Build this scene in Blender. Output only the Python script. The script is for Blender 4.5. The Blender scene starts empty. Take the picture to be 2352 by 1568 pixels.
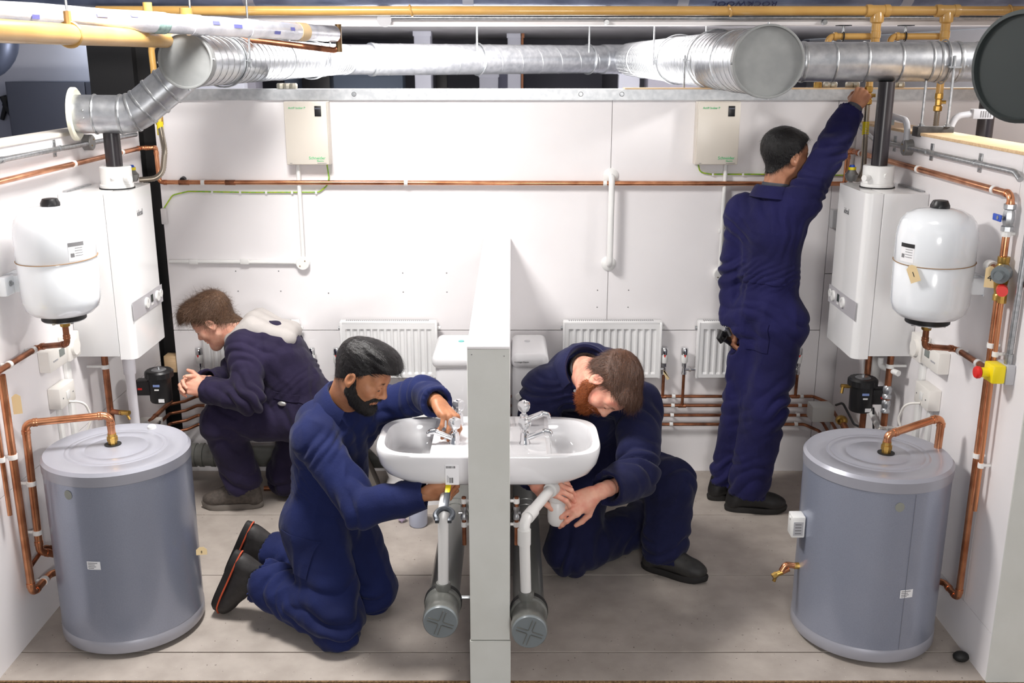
import bpy, bmesh, math, random
import numpy as np
from mathutils import Vector, Matrix, Euler
PI = math.pi
random.seed(7)
S = bpy.context.scene
COL = S.collection
# ---------------------------------------------------------------- camera
cd = bpy.data.cameras.new('camera'); cam = bpy.data.objects.new('camera', cd); COL.objects.link(cam)
cam.location = (0, 0, 2.15); cam.rotation_euler = (math.radians(90-15.6), 0, 0)
cd.sensor_width = 36; cd.lens = 36*2330/2352; cd.clip_start = .05
cd.dof.use_dof = True; cd.dof.focus_distance = 3.9; cd.dof.aperture_fstop = 6.3
S.camera = cam
# ---------------------------------------------------------------- world, lamps and added fill lights
w = bpy.data.worlds.new('world'); S.world = w; w.use_nodes = True
w.node_tree.nodes['Background'].inputs[0].default_value = (.86, .90, 1, 1)
w.node_tree.nodes['Background'].inputs[1].default_value = .30
def area(name, loc, rot, sx, sy, power, col=(1, .97, .94)):
    l = bpy.data.lights.new(name, 'AREA'); l.shape = 'RECTANGLE'; l.size = sx; l.size_y = sy; l.energy = power; l.color = col
    o = bpy.data.objects.new(name, l); COL.objects.link(o); o.location = loc; o.rotation_euler = rot
    return o
def bulb(name, loc, power, r=.2, col=(1, .97, .94)):
    l = bpy.data.lights.new(name, 'POINT'); l.energy = power; l.shadow_soft_size = r; l.color = col
    o = bpy.data.objects.new(name, l); COL.objects.link(o); o.location = loc
    return o
area('ceiling_panel_light', (-.95, 3.5, 2.93), (0, 0, 0), .55, .55, 88)
area('ceiling_panel_light', (.95, 2.9, 2.93), (0, 0, 0), .55, .55, 3.5)
bulb('front_fill_light', (.3, -.9, 1.7), 225, .35)  # unseen fill added behind the camera to lift faces turned towards it
area('rear_fill_light', (-.2, 7.0, 2.40), (0, 0, 0), 1.8, .4, 95)  # unseen fill added to light the far room and rear duct
area('hidden_uplight', (-.2, 6.6, 1.3), (math.radians(165), 0, 0), 1.6, .5, 170)  # added out of sight behind the back wall to brighten ceiling and ducts
area('rear_fill_light', (3.2, 6.5, 2.40), (0, 0, 0), 1.2, .6, 70)  # unseen fill added to whiten the far room at right
area('side_fill_light', (3.2, 3.4, 2.94), (0, 0, 0), .6, .6, 150)  # unseen fill added to brighten the walls beyond the right bay
area('rear_fill_light', (-3.2, 8.5, 2.40), (0, 0, 0), .6, .6, 6, (.8, .88, 1))  # weak cool fill, added unseen beyond the left wall
S.view_settings.view_transform = 'Standard'; S.view_settings.look = 'None'
S.view_settings.gamma = 1; S.view_settings.exposure = .12; S.view_settings.use_curve_mapping = False

# ---------------------------------------------------------------- materials
MATS = {}
def srgb(c):
    return tuple(((x/255)/12.92 if x/255 <= .04045 else ((x/255+.055)/1.055)**2.4) for x in c)
def mat(name, col, rough=.5, metal=0, noise=0, nscale=20, col2=None, bump=0, bscale=60, coat=0, spec=.5, trans=0, sheen=0, stretch=None, contrast=(.35, .65), emit=0, alpha=1):
    if name in MATS: return MATS[name]
    m = bpy.data.materials.new(name); m.use_nodes = True; nt = m.node_tree; b = nt.nodes['Principled BSDF']
    c = (*srgb(col), 1)
    b.inputs['Base Color'].default_value = c; b.inputs['Roughness'].default_value = rough; b.inputs['Metallic'].default_value = metal
    b.inputs['Coat Weight'].default_value = coat; b.inputs['Specular IOR Level'].default_value = spec
    b.inputs['Transmission Weight'].default_value = trans
    if sheen: b.inputs['Sheen Weight'].default_value = sheen
    if emit: b.inputs['Emission Color'].default_value = c; b.inputs['Emission Strength'].default_value = emit
    if alpha < 1: b.inputs['Alpha'].default_value = alpha
    tc = nt.nodes.new('ShaderNodeTexCoord'); src = tc.outputs['Object']
    if stretch:
        mp = nt.nodes.new('ShaderNodeMapping'); mp.inputs['Scale'].default_value = stretch; nt.links.new(src, mp.inputs[0]); src = mp.outputs[0]
    if noise:
        n = nt.nodes.new('ShaderNodeTexNoise'); n.inputs['Scale'].default_value = nscale; n.inputs['Detail'].default_value = 5
        nt.links.new(src, n.inputs['Vector'])
        r = nt.nodes.new('ShaderNodeValToRGB'); c2 = srgb(col2) if col2 else tuple(x*(1-noise) for x in c[:3])
        r.color_ramp.elements[0].position = contrast[0]; r.color_ramp.elements[1].position = contrast[1]
        r.color_ramp.elements[0].color = (*c2, 1); r.color_ramp.elements[1].color = c
        nt.links.new(n.outputs[0], r.inputs[0]); nt.links.new(r.outputs[0], b.inputs['Base Color'])
    if bump:
        n2 = nt.nodes.new('ShaderNodeTexNoise'); n2.inputs['Scale'].default_value = bscale; n2.inputs['Detail'].default_value = 4
        nt.links.new(src, n2.inputs['Vector'])
        bp = nt.nodes.new('ShaderNodeBump'); bp.inputs['Strength'].default_value = bump; bp.inputs['Distance'].default_value = .004
        nt.links.new(n2.outputs[0], bp.inputs['Height']); nt.links.new(bp.outputs[0], b.inputs['Normal'])
    MATS[name] = m; return m
WALL = mat('white_wall_paint', (234, 231, 232), .6, noise=1, nscale=3, col2=(230, 227, 228), bump=.04, bscale=90)
WALLG = mat('grey_white_paint', (208, 209, 204), .6, noise=1, nscale=6, col2=(202, 203, 197), bump=.05, bscale=80)
FLOORM = mat('grey_chipboard', (172, 163, 155), .62, noise=1, nscale=9, col2=(158, 149, 141), bump=.08, bscale=150)
CHIP = mat('raw_chipboard', (150, 120, 84), .8, noise=1, nscale=120, col2=(95, 70, 45))
PINE = mat('pine_wood', (226, 196, 156), .6, noise=1, nscale=8, col2=(206, 172, 130), stretch=(1, 12, 12))
GALV = mat('galvanised_steel', (202, 204, 207), .34, .92, noise=1, nscale=26, col2=(176, 179, 184), bump=.05, bscale=30)
GALVS = mat('galvanised_strip', (205, 207, 209), .42, .85, noise=1, nscale=40, col2=(186, 189, 192), bump=.05, bscale=60)
CAPM = mat('galvanised_cap', (138, 140, 139), .6, .4, noise=1, nscale=14, col2=(128, 130, 130))
COPPER = mat('copper', (222, 158, 118), .27, .93, noise=1, nscale=13, col2=(172, 108, 74), contrast=(.3, .6))
COPPERD = mat('copper_dark', (176, 116, 84), .38, .9, noise=1, nscale=16, col2=(108, 70, 53), contrast=(.3, .65))
BRASS = mat('brass', (196, 160, 88), .3, .9, noise=1, nscale=30, col2=(160, 122, 60))
CHROME = mat('chrome', (225, 226, 228), .08, 1)
STEEL = mat('zinc_steel', (188, 190, 192), .35, .9, noise=1, nscale=60, col2=(160, 163, 166))
YELG = mat('yellow_ochre_paint', (190, 150, 84), .32, noise=1, nscale=9, col2=(182, 140, 74), coat=.3)
YELB = mat('bright_yellow', (240, 216, 20), .4)
WPL = mat('white_plastic', (228, 228, 226), .35)
WPL2 = mat('warm_white_plastic', (230, 227, 221), .38)
WEN = mat('white_enamel', (230, 230, 230), .2, coat=.5)
WENC = mat('cool_white_enamel', (232, 236, 240), .16, coat=.6)
CREAM = mat('cream_enamel', (210, 203, 192), .35)
CYLM = mat('silver_grey_paint', (150, 156, 173), .3, .35, noise=1, nscale=300, col2=(143, 149, 166), coat=.35)
CYLT = mat('silver_grey_lid', (160, 161, 171), .36, .25, coat=.25)
BLK = mat('black_plastic', (22, 22, 24), .38)
BLKP = mat('black_flue_paint', (34, 30, 34), .32)
RUB = mat('black_rubber', (18, 18, 18), .6)
BLKS = mat('black_steel_paint', (30, 29, 30), .45)
GREYPL = mat('grey_plastic', (96, 97, 93), .3, coat=.2)
GREYPL2 = mat('mid_grey_plastic', (112, 119, 122), .32)
LGREY = mat('light_grey_plastic', (178, 178, 182), .4)
CERAM = mat('white_ceramic', (226, 226, 228), .08, coat=.5)
RED = mat('red_plastic', (214, 34, 26), .35)
BLUE = mat('blue_plastic', (44, 84, 190), .4)
GREENT = mat('green_ink', (60, 190, 120), .5)
GREYT = mat('grey_ink', (120, 120, 122), .5)
BLKT = mat('black_ink', (30, 30, 32), .5)
PAPER = mat('white_label_paper', (232, 232, 234), .6)
TAG = mat('buff_card', (214, 190, 146), .8)
STRING = mat('brown_string', (150, 118, 84), .9)
DGREY = mat('dark_grey_paint', (84, 88, 100), .5)
NAVYW = mat('blue_grey_wall', (128, 132, 146), .7)
FARD = mat('far_grey_wall', (112, 112, 122), .7)
FOIL = mat('foil_wrap', (226, 226, 230), .26, .55, noise=1, nscale=14, col2=(196, 197, 204), bump=.5, bscale=38)
FOILB = mat('blue_grey_foil', (130, 142, 170), .35, .5, noise=1, nscale=6, col2=(96, 106, 132), bump=.3, bscale=25)
DUCTD = mat('duct_shade_tone', (52, 58, 58), .5, .3)  # shade on the near duct end, put into its base colour
# ---------------------------------------------------------------- mesh helpers
def V(*a): return Vector(a if len(a) > 1 else a[0])
def frame(d, up=None):
    d = Vector(d).normalized(); up = Vector(up) if up is not None else (Vector((0, 0, 1)) if abs(d.z) < .9 else Vector((0, 1, 0)))
    x = up.cross(d).normalized() if up.cross(d).length > 1e-6 else Vector((1, 0, 0)); y = d.cross(x).normalized()
    return x, y, d
def fillet(pts, r, n=5):
    pts = [Vector(p) for p in pts]
    if r <= 0 or len(pts) < 3: return pts
    out = [pts[0]]
    for i in range(1, len(pts)-1):
        a, b, c = pts[i-1], pts[i], pts[i+1]
        u = (a-b).normalized(); v = (c-b).normalized(); ang = u.angle(v)
        if ang > PI-.03: out.append(b); continue
        t = min(r/math.tan(ang/2), (a-b).length*.49, (c-b).length*.49)
        rr = t*math.tan(ang/2); bis = (u+v).normalized(); cen = b+bis*(rr/math.sin(ang/2))
        p0 = b+u*t-cen; p1 = b+v*t-cen; th = p0.angle(p1); ax = p0.cross(p1).normalized()
        for k in range(n+1): out.append(cen+Matrix.Rotation(th*k/n, 3, ax) @ p0)
    out.append(pts[-1]); return out
class M:
    def __init__(s): s.bm = bmesh.new()
    def raw(s, vs, fs):
        b = [s.bm.verts.new(v) for v in vs]
        for f in fs:
            try: s.bm.faces.new([b[i] for i in f])
            except ValueError: pass
        return s
    def box(s, c, size, rot=None, bev=0, seg=2):
        t = bmesh.new(); bmesh.ops.create_cube(t, size=1)
        for v in t.verts: v.co = Vector((v.co.x*size[0], v.co.y*size[1], v.co.z*size[2]))
        if bev: bmesh.ops.bevel(t, geom=t.edges[:], offset=bev, segments=seg, affect='EDGES', profile=.5)
        R = rot if rot is not None else Matrix.Identity(3); c = Vector(c)
        t.verts.index_update()
        s.raw([R @ v.co+c for v in t.verts], [[v.index for v in f.verts] for f in t.faces]); t.free(); return s
    def bx(s, x0, x1, y0, y1, z0, z1, bev=0, seg=2):
        return s.box(((x0+x1)/2, (y0+y1)/2, (z0+z1)/2), (abs(x1-x0), abs(y1-y0), abs(z1-z0)), None, bev, seg)
    def tube(s, pts, r, seg=12, fil=0, cap=True, n=5):
        P = fillet(pts, fil, n); N = len(P)
        R = r if isinstance(r, (list, tuple)) else [r]*N
        if len(R) != N: R = [R[0]+(R[-1]-R[0])*i/(N-1) for i in range(N)]
        d = (P[1]-P[0]).normalized(); x, y, _ = frame(d)
        vs = []; fs = []
        for i, p in enumerate(P):
            if i == 0: d2 = P[1]-P[0]
            elif i == N-1: d2 = P[-1]-P[-2]
            else: d2 = (P[i+1]-P[i]).normalized()+(P[i]-P[i-1]).normalized()
            d2.normalize(); q = d.rotation_difference(d2); x = q @ x; y = q @ y; d = d2
            for k in range(seg):
                a = 2*PI*k/seg; vs.append(p+x*(R[i]*math.cos(a))+y*(R[i]*math.sin(a)))
        for i in range(N-1):
            for k in range(seg):
                a = i*seg+k; b = i*seg+(k+1) % seg; fs.append((a, b, b+seg, a+seg))
        if cap: fs.append(tuple(range(seg))[::-1]); fs.append(tuple(range((N-1)*seg, N*seg)))
        return s.raw(vs, fs)
    def cyl(s, a, b, r, r2=None, seg=20): return s.tube([a, b], [r, r2 if r2 is not None else r], seg)
    def lathe(s, prof, o=(0, 0, 0), axis=(0, 0, 1), seg=28, close=False):
        x, y, d = frame(axis); o = Vector(o); vs = []; fs = []
        for (r, z) in prof:
            for k in range(seg):
                a = 2*PI*k/seg; vs.append(o+d*z+x*(r*math.cos(a))+y*(r*math.sin(a)))
        for i in range(len(prof)-1):
            for k in range(seg):
                a = i*seg+k; b = i*seg+(k+1) % seg; fs.append((a, b, b+seg, a+seg))
        if prof[0][0] > 1e-5: fs.append(tuple(range(seg))[::-1])
        if prof[-1][0] > 1e-5: fs.append(tuple(range((len(prof)-1)*seg, len(prof)*seg)))
        s.raw(vs, fs); return s
    def prism(s, poly, o, ux, uy, depth):
        o = Vector(o); ux = Vector(ux); uy = Vector(uy); n = ux.cross(uy).normalized()*depth; k = len(poly)
        vs = [o+ux*a+uy*b for a, b in poly]+[o+ux*a+uy*b+n for a, b in poly]
        fs = [tuple(range(k))[::-1], tuple(range(k, 2*k))]+[(i, (i+1) % k, (i+1) % k+k, i+k) for i in range(k)]
        return s.raw(vs, fs)
    def ball(s, c, r, seg=14, rings=8, rot=None):
        r = (r, r, r) if not isinstance(r, (tuple, list)) else r; c = Vector(c); vs = []; fs = []
        R = rot if rot is not None else Matrix.Identity(3)
        for i in range(rings+1):
            t = PI*i/rings
            for k in range(seg):
                a = 2*PI*k/seg; vs.append(c+R @ Vector((r[0]*math.sin(t)*math.cos(a), r[1]*math.sin(t)*math.sin(a), r[2]*math.cos(t))))
        for i in range(rings):
            for k in range(seg):
                fs.append((i*seg+k, (i+1)*seg+k, (i+1)*seg+(k+1) % seg, i*seg+(k+1) % seg))
        return s.raw(vs, fs)
    def torus(s, c, axis, R, r, seg=28, sg=8, a0=0, a1=2*PI):
        x, y, d = frame(axis); c = Vector(c); full = abs(a1-a0-2*PI) < 1e-4; n = seg if full else seg+1
        vs = []; fs = []
        for i in range(n):
            a = a0+(a1-a0)*i/seg; e = x*math.cos(a)+y*math.sin(a)
            for k in range(sg):
                b = 2*PI*k/sg; vs.append(c+e*(R+r*math.cos(b))+d*(r*math.sin(b)))
        for i in range(seg):
            j = (i+1) % n
            for k in range(sg): fs.append((i*sg+k, j*sg+k, j*sg+(k+1) % sg, i*sg+(k+1) % sg))
        return s.raw(vs, fs)
    def obj(s, name, m, parent=None, sharp=38, world=True, merge=True):
        if merge: bmesh.ops.remove_doubles(s.bm, verts=s.bm.verts[:], dist=1e-6)
        bmesh.ops.recalc_face_normals(s.bm, faces=s.bm.faces[:])
        me = bpy.data.meshes.new(name); s.bm.to_mesh(me); s.bm.free()
        return link(name, me, m, parent, sharp, world)
def link(name, me, m, parent=None, sharp=38, world=True):
    me.polygons.foreach_set('use_smooth', [True]*len(me.polygons))
    if sharp: me.set_sharp_from_angle(angle=math.radians(sharp))
    if m: me.materials.append(m)
    o = bpy.data.objects.new(name, me); COL.objects.link(o)
    if parent is not None: setpar(o, parent, world)
    return o
def setpar(o, parent, world=True):
    o.parent = parent
    if world and parent.type == 'EMPTY': o.matrix_parent_inverse = Matrix.Translation(-parent.location)
def thing(name, label, cat, loc=(0, 0, 0), group=None):
    o = bpy.data.objects.new(name, None); COL.objects.link(o); o.location = loc; o.empty_display_size = .1
    o['label'] = label; o['category'] = cat
    if group: o['group'] = group
    return o
def tag(o, label, cat, group=None):
    o['label'] = label; o['category'] = cat
    if group: o['group'] = group
    return o
def struct(o, label=None):
    o['kind'] = 'structure'
    if label: o['label'] = label
    return o
def dup(o, parent=None):
    c = o.copy(); COL.objects.link(c)
    if parent is not None: c.parent = parent; c.matrix_parent_inverse = o.matrix_parent_inverse.copy()
    for ch in list(o.children): dup(ch, c)
    return c
def text(s, size, m, o, ux, uy, parent, name='lettering', align='CENTER', depth=.0006):
    cu = bpy.data.curves.new('t', 'FONT'); cu.body = s; cu.size = size; cu.align_x = align; cu.align_y = 'CENTER'; cu.extrude = depth; cu.resolution_u = 2
    t = bpy.data.objects.new('t', cu); COL.objects.link(t)
    dg = bpy.context.evaluated_depsgraph_get(); me = bpy.data.meshes.new_from_object(t.evaluated_get(dg))
    bpy.data.objects.remove(t); bpy.data.curves.remove(cu)
    ux = Vector(ux).normalized(); uy = Vector(uy).normalized(); n = ux.cross(uy); o = Vector(o)
    X = Matrix(((ux.x, uy.x, n.x, o.x), (ux.y, uy.y, n.y, o.y), (ux.z, uy.z, n.z, o.z), (0, 0, 0, 1)))
    me.transform(X)
    me.materials.clear()
    return link(name, me, m, parent, 0)
# ================================================================ the setting
XL, XR, YB = -1.844, 1.696, 5.1
fl = struct(M().bx(-4.5, 4.5, -1.2, 17, -.12, -.019).obj('floor', mat('grey_hall_floor', (150, 150, 156), .6)))
rng = random.Random(3)
for (y0, y1) in ((3.18, 3.356), (3.363, 3.947), (3.952, 4.548), (4.553, 5.1)):
    for (x0, x1) in ((XL-.06, -.0755), (-.0745, XR+.06)):
        M().bx(x0, x1, y0, y1, -.018, 0, .001, 1).obj('floor_board', FLOORM, fl)
M().bx(-4.5, 4.5, 3.1742, 3.1798, -.0185, -.001).obj('floor_board_edge', CHIP, fl)
M().bx(-4.5, 4.5, -1.2, 3.174, -.0185, -.012).obj('floor_board', mat('brown_floor', (120, 108, 98), .7, noise=1, nscale=5), fl)
wb = struct(M().bx(-1.76, 3.6, 5.12, 5.2, 0, 1.95).obj('wall_back', WALL))
for (x0, x1, z0, z1) in ((-1.76, .4905, .789, 1.952), (.4935, 1.60, .789, 1.952), (-1.76, -.1415, 0, .785), (-.0085, 1.60, 0, .785),
                         (1.603, 3.6, 1.089, 1.952), (1.603, 3.6, 0, 1.085)):
    M().bx(x0, x1, YB, 5.121, z0, z1).obj('wall_panel', WALL, wb)
for (x, z) in ((-1.415, 1.10), (-1.195, 1.10), (-1.41, .995), (-1.19, .995), (-.945, .985), (-.56, 1.09), (-.335, 1.09), (-.56, .99), (-.335, .99),
               (.44, 1.0), (.60, 1.0), (.44, .91), (.60, .91)):
    M().cyl((x, YB+.002, z), (x, YB-.0012, z), .0035, seg=8).obj('screw_head', GREYT, wb)
ch = M().bx(-1.76, 3.6, 5.083, 5.09, 1.952, 2.004, .001, 1)
ch.bx(-1.76, 3.6, 5.09, 5.215, 1.996, 2.004)
cho = struct(ch.obj('trim_1', GALVS), 'galvanised steel channel capping the back wall')
for x in (-.77, .335, .535, 1.27, 2.32):
    M().lathe([(.0, .004), (.009, .004), (.012, .0), ], (x, 5.083, 1.981), (0, -1, 0), 14).obj('screw_head', STEEL, cho)
M().bx(.55, 3.6, 5.086, 5.19, 2.004, 2.010).obj('timber_packer', PINE, cho)
# side walls with recessed panel joints
wl = struct(M().bx(XL-.1, XL-.018, 3.10, 5.10, 0, 1.84).obj('wall_left', WALL))
for (y0, y1, z0, z1) in ((3.10, 5.1, .622, 1.84), (3.10, 5.1, 0, .619)):
    M().bx(XL-.018, XL, y0, y1, z0, z1).obj('wall_panel', WALL, wl)
M().bx(XL-.115, XL+.006, 3.09, 5.1, 1.84, 1.856, .002).obj('wall_capping', mat('wall_capping_board', (205, 198, 190), .6), wl)
wr = struct(M().bx(XR+.018, XR+.14, 3.175, 5.08, 0, 1.84).obj('wall_right', WALL))
for (y0, y1, z0, z1) in ((3.40, 5.08, .19, 1.84), (3.175, 3.398, .19, 1.84), (3.175, 5.08, 0, .187)):
    M().bx(XR, XR+.018, y0, y1, z0, z1).obj('wall_panel', WALL, wr)
M().bx(XR+.0, XR+.142, 3.168, 3.175, 0, 1.84).obj('end_panel', WALLG, wr)
M().bx(XR-.004, XR+.16, 3.165, 5.08, 1.84, 1.852, .002).obj('wall_capping', PINE, wr)
for y in (3.3595, 3.9495, 4.5505): M().bx(XL-.05, XR+.05, y-.004, y+.004, -.018, -.005).obj('floor_joint', mat('dark_chip', (92, 70, 50), .9), fl)
nt = FLOORM.node_tree; bs = nt.nodes['Principled BSDF']; old = bs.inputs['Base Color'].links[0].from_socket
for sc, lo, hi, colr, w in ((150, .77, .785, (214, 208, 202), 0), (70, .74, .78, (96, 88, 80), 3.7)):
    tc_ = nt.nodes.new('ShaderNodeTexCoord'); mp_ = nt.nodes.new('ShaderNodeMapping'); mp_.inputs['Location'].default_value = (w, w, 0); ns_ = nt.nodes.new('ShaderNodeTexNoise'); ns_.inputs['Scale'].default_value = sc; ns_.inputs['Detail'].default_value = 1
    rp_ = nt.nodes.new('ShaderNodeValToRGB'); rp_.color_ramp.elements[0].position = lo; rp_.color_ramp.elements[1].position = hi
    mx_ = nt.nodes.new('ShaderNodeMix'); mx_.data_type = 'RGBA'; mx_.inputs[7].default_value = (*srgb(colr), 1)
    nt.links.new(tc_.outputs['Object'], mp_.inputs[0]); nt.links.new(mp_.outputs[0], ns_.inputs['Vector']); nt.links.new(ns_.outputs[0], rp_.inputs[0]); nt.links.new(rp_.outputs[0], mx_.inputs[0]); nt.links.new(old, mx_.inputs[6]); old = mx_.outputs[2]
nt.links.new(old, bs.inputs['Base Color'])
# partition between the two bays
pw = struct(M().bx(-.142, -.008, 3.10, 5.1, 0, 1.262).obj('wall_partition', WALL))
M().bx(-.143, -.007, 3.087, 3.10, .222, 1.262, .001, 1).obj('end_panel', WALLG, pw)
M().bx(-.145, -.005, 3.084, 3.10, 0, .219, .001, 1).obj('end_panel', WALLG, pw)
M().bx(-.143, -.007, 3.086, 5.1, 1.2625, 1.272, .002).obj('top_capping', WALL, pw)
for (x, z) in ((-.128, 1.245), (-.025, 1.24)):
    M().cyl((x, 3.09, z), (x, 3.0858, z), .002, seg=8).obj('screw_head', GREYT, pw)
# bulkhead above the back wall, ceilings, far room
struct(M().bx(-4.4, 4.4, 5.02, 5.2, 2.30, 3.0).obj('wall_bulkhead', WALL))
struct(M().bx(-4.4, 4.4, 5.2, 16.2, 2.42, 2.5).obj('ceiling', mat('ceiling_white', (212, 210, 211), .7)))
struct(M().bx(-4.4, 4.4, -1.2, 5.02, 2.96, 3.04).obj('ceiling_front', mat('ceiling_front_white', (205, 206, 208), .7)))
struct(M().bx(-4.6, 4.6, 16, 16.2, 0, 2.42).obj('wall_far', FARD))
struct(M().bx(-4.7, -4.5, 5, 16, 0, 2.42).obj('wall_far_left', NAVYW))
struct(M().bx(4.5, 4.7, -1, 16, 0, 2.42).obj('wall_far_right', WALL))
# ================================================================ hot-water cylinders
def cylinder(cx, cy, label, sgn):
    R, H = .265, .74
    t = thing('hot_water_cylinder', label, 'water cylinder', (cx, cy, 0), 'silver hot-water cylinders')
    M().lathe([(0, 0), (.225, 0), (.225, .03), (0, .03)], (cx, cy, 0), seg=40).obj('foot_ring', RUB, t)
    M().lathe([(.0, .02), (R-.004, .02), (R, .026), (R, .066), (R-.003, .07), (R-.003, .0715)], (cx, cy, 0), seg=72).obj('base_band', CYLT, t)
    b = M().lathe([(R-.002, .0715), (R-.002, H-.052)], (cx, cy, 0), seg=72).obj('body', CYLM, t)
    M().lathe([(R-.002, H-.052), (R+.001, H-.05), (R+.002, H-.012), (R-.008, H), (.190, H), (.187, H-.002), (.184, H-.002), (.181, H), (.172, H), (.169, H-.002), (.166, H-.002), (.163, H),
               (.118, H), (.115, H-.002), (.112, H-.002), (.109, H), (0, H)], (cx, cy, 0), seg=72).obj('lid', CYLT, t)
    return t, b
cl, clb = cylinder(-1.49, 3.575, 'silver grey hot-water cylinder standing on the floor under the left boiler', -1)
cr, crb = cylinder(1.36, 3.52, 'silver grey hot-water cylinder beside the right wall with a brass drain tap', 1)
def on_cyl(cx, cy, ang, z, w, h, m, name, parent, round_=False):
    R = .2645; mb = M(); vs = []; fs = []; n = 8
    if round_:
        k = 20; vs = [(cx+R*math.sin(ang), cy-R*math.cos(ang), z)]
        for i in range(k):
            a = ang+math.cos(2*PI*i/k)*w/R/2; vs.append((cx+R*math.sin(a), cy-R*math.cos(a), z+math.sin(2*PI*i/k)*h/2))
        fs = [(0, 1+i, 1+(i+1) % k) for i in range(k)]
    else:
        for i in range(n+1):
            a = ang+(i/n-.5)*w/R
            for zz in (z-h/2, z+h/2): vs.append((cx+R*math.sin(a), cy-R*math.cos(a), zz))
        fs = [(2*i, 2*i+2, 2*i+3, 2*i+1) for i in range(n)]
    return mb.raw(vs, fs).obj(name, m, parent)
OLV = mat('olive_grey_plug', (138, 140, 132), .5)
def sticker(cx, cy, a, z, par):
    s = on_cyl(cx, cy, a, z, .05, .032, PAPER, 'sticker', par)
    Rr = .2655
    for i, (dz, L) in enumerate(((.010, .036), (.003, .026), (-.004, .03), (-.010, .022))):
        p = []
        for k in range(5):
            aa = a+(-.021+L*k/4)/Rr; p.append((cx+Rr*math.sin(aa), cy-Rr*math.cos(aa), z+dz))
        mb = M(); vs = []; 
        for q in p: vs += [(q[0], q[1], q[2]-.0013), (q[0], q[1], q[2]+.0013)]
        mb.raw(vs, [(2*k, 2*k+2, 2*k+3, 2*k+1) for k in range(4)]).obj('print_line', GREYT, s)
on_cyl(-1.49, 3.575, -.34, .655, .033, .036, OLV, 'blanking_plug', cl, True)
sticker(-1.49, 3.575, -.08, .385, cl)
on_cyl(1.36, 3.52, -.02, .640, .033, .036, OLV, 'blanking_plug', cr, True)
sticker(1.36, 3.52, .21, .30, cr)
M().bx(1.4085, 1.4105, 3.2595, 3.262, .075, .685).obj('seam_strip', mat('seam_grey', (138, 141, 152), .4, .3), cr)
# white plug and flange fittings on the lids
M().lathe([(.0, .7395), (.0165, .7395), (.0165, .748), (.013, .752), (0, .752)], (-1.425, 3.775, 0)).obj('cap', WPL, cl)
for (x, y, par) in ((-1.513, 3.60, cl), (1.387, 3.513, cr)):
    M().lathe([(0, .7395), (.031, .7395), (.031, .743), (0, .743)], (x, y, 0), seg=24).obj('rubber_gasket', RUB, par)
    f = M().lathe([(.017, .74), (.017, .757), (.021, .757), (.021, .771), (.017, .773), (.017, .785), (0, .785)], (x, y, 0), seg=8).obj('union_nut', BRASS, par)
# immersion cover and drain tap on the right cylinder
hb = M().bx(1.048, 1.098, 3.47, 3.53, .415, .50, .005).obj('element_cover', WPL, cr)
M().bx(1.054, 1.09, 3.4690, 3.470, .425, .48).obj('rating_plate', LGREY, hb)
for k in range(4): M().bx(1.060, 1.083, 3.4684, 3.4690, .432+k*.012, .436+k*.012).obj('print_line', GREYT, hb)
M().cyl((1.05, 3.5, .487), (1.043, 3.5, .487), .006).obj('cable_gland', WPL, hb)
dt = thing('drain_tap', 'copper elbow drain tap with brass spout on the right cylinder', 'tap', (1.04, 3.5, .24))
M().cyl((1.112, 3.51, .28), (1.078, 3.508, .28), .013, seg=8).obj('union_nut', BRASS, dt)
M().tube([(1.085, 3.508, .28), (1.045, 3.505, .287), (1.03, 3.50, .262)], .0115, fil=.016).obj('elbow', COPPER, dt)
M().tube([(1.06, 3.506, .268), (1.03, 3.50, .256)], .010).obj('branch', COPPER, dt)
sp = M().cyl((1.033, 3.50, .258), (1.005, 3.497, .247), .011, .009).obj('valve_body', BRASS, dt)
M().cyl((1.012, 3.497, .25), (.996, 3.492, .242), .012, seg=6).obj('valve_nut', BRASS, sp)
M().cyl((1.01, 3.496, .246), (1.003, 3.495, .222), .006, .007).obj('spout', BRASS, sp)

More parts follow.
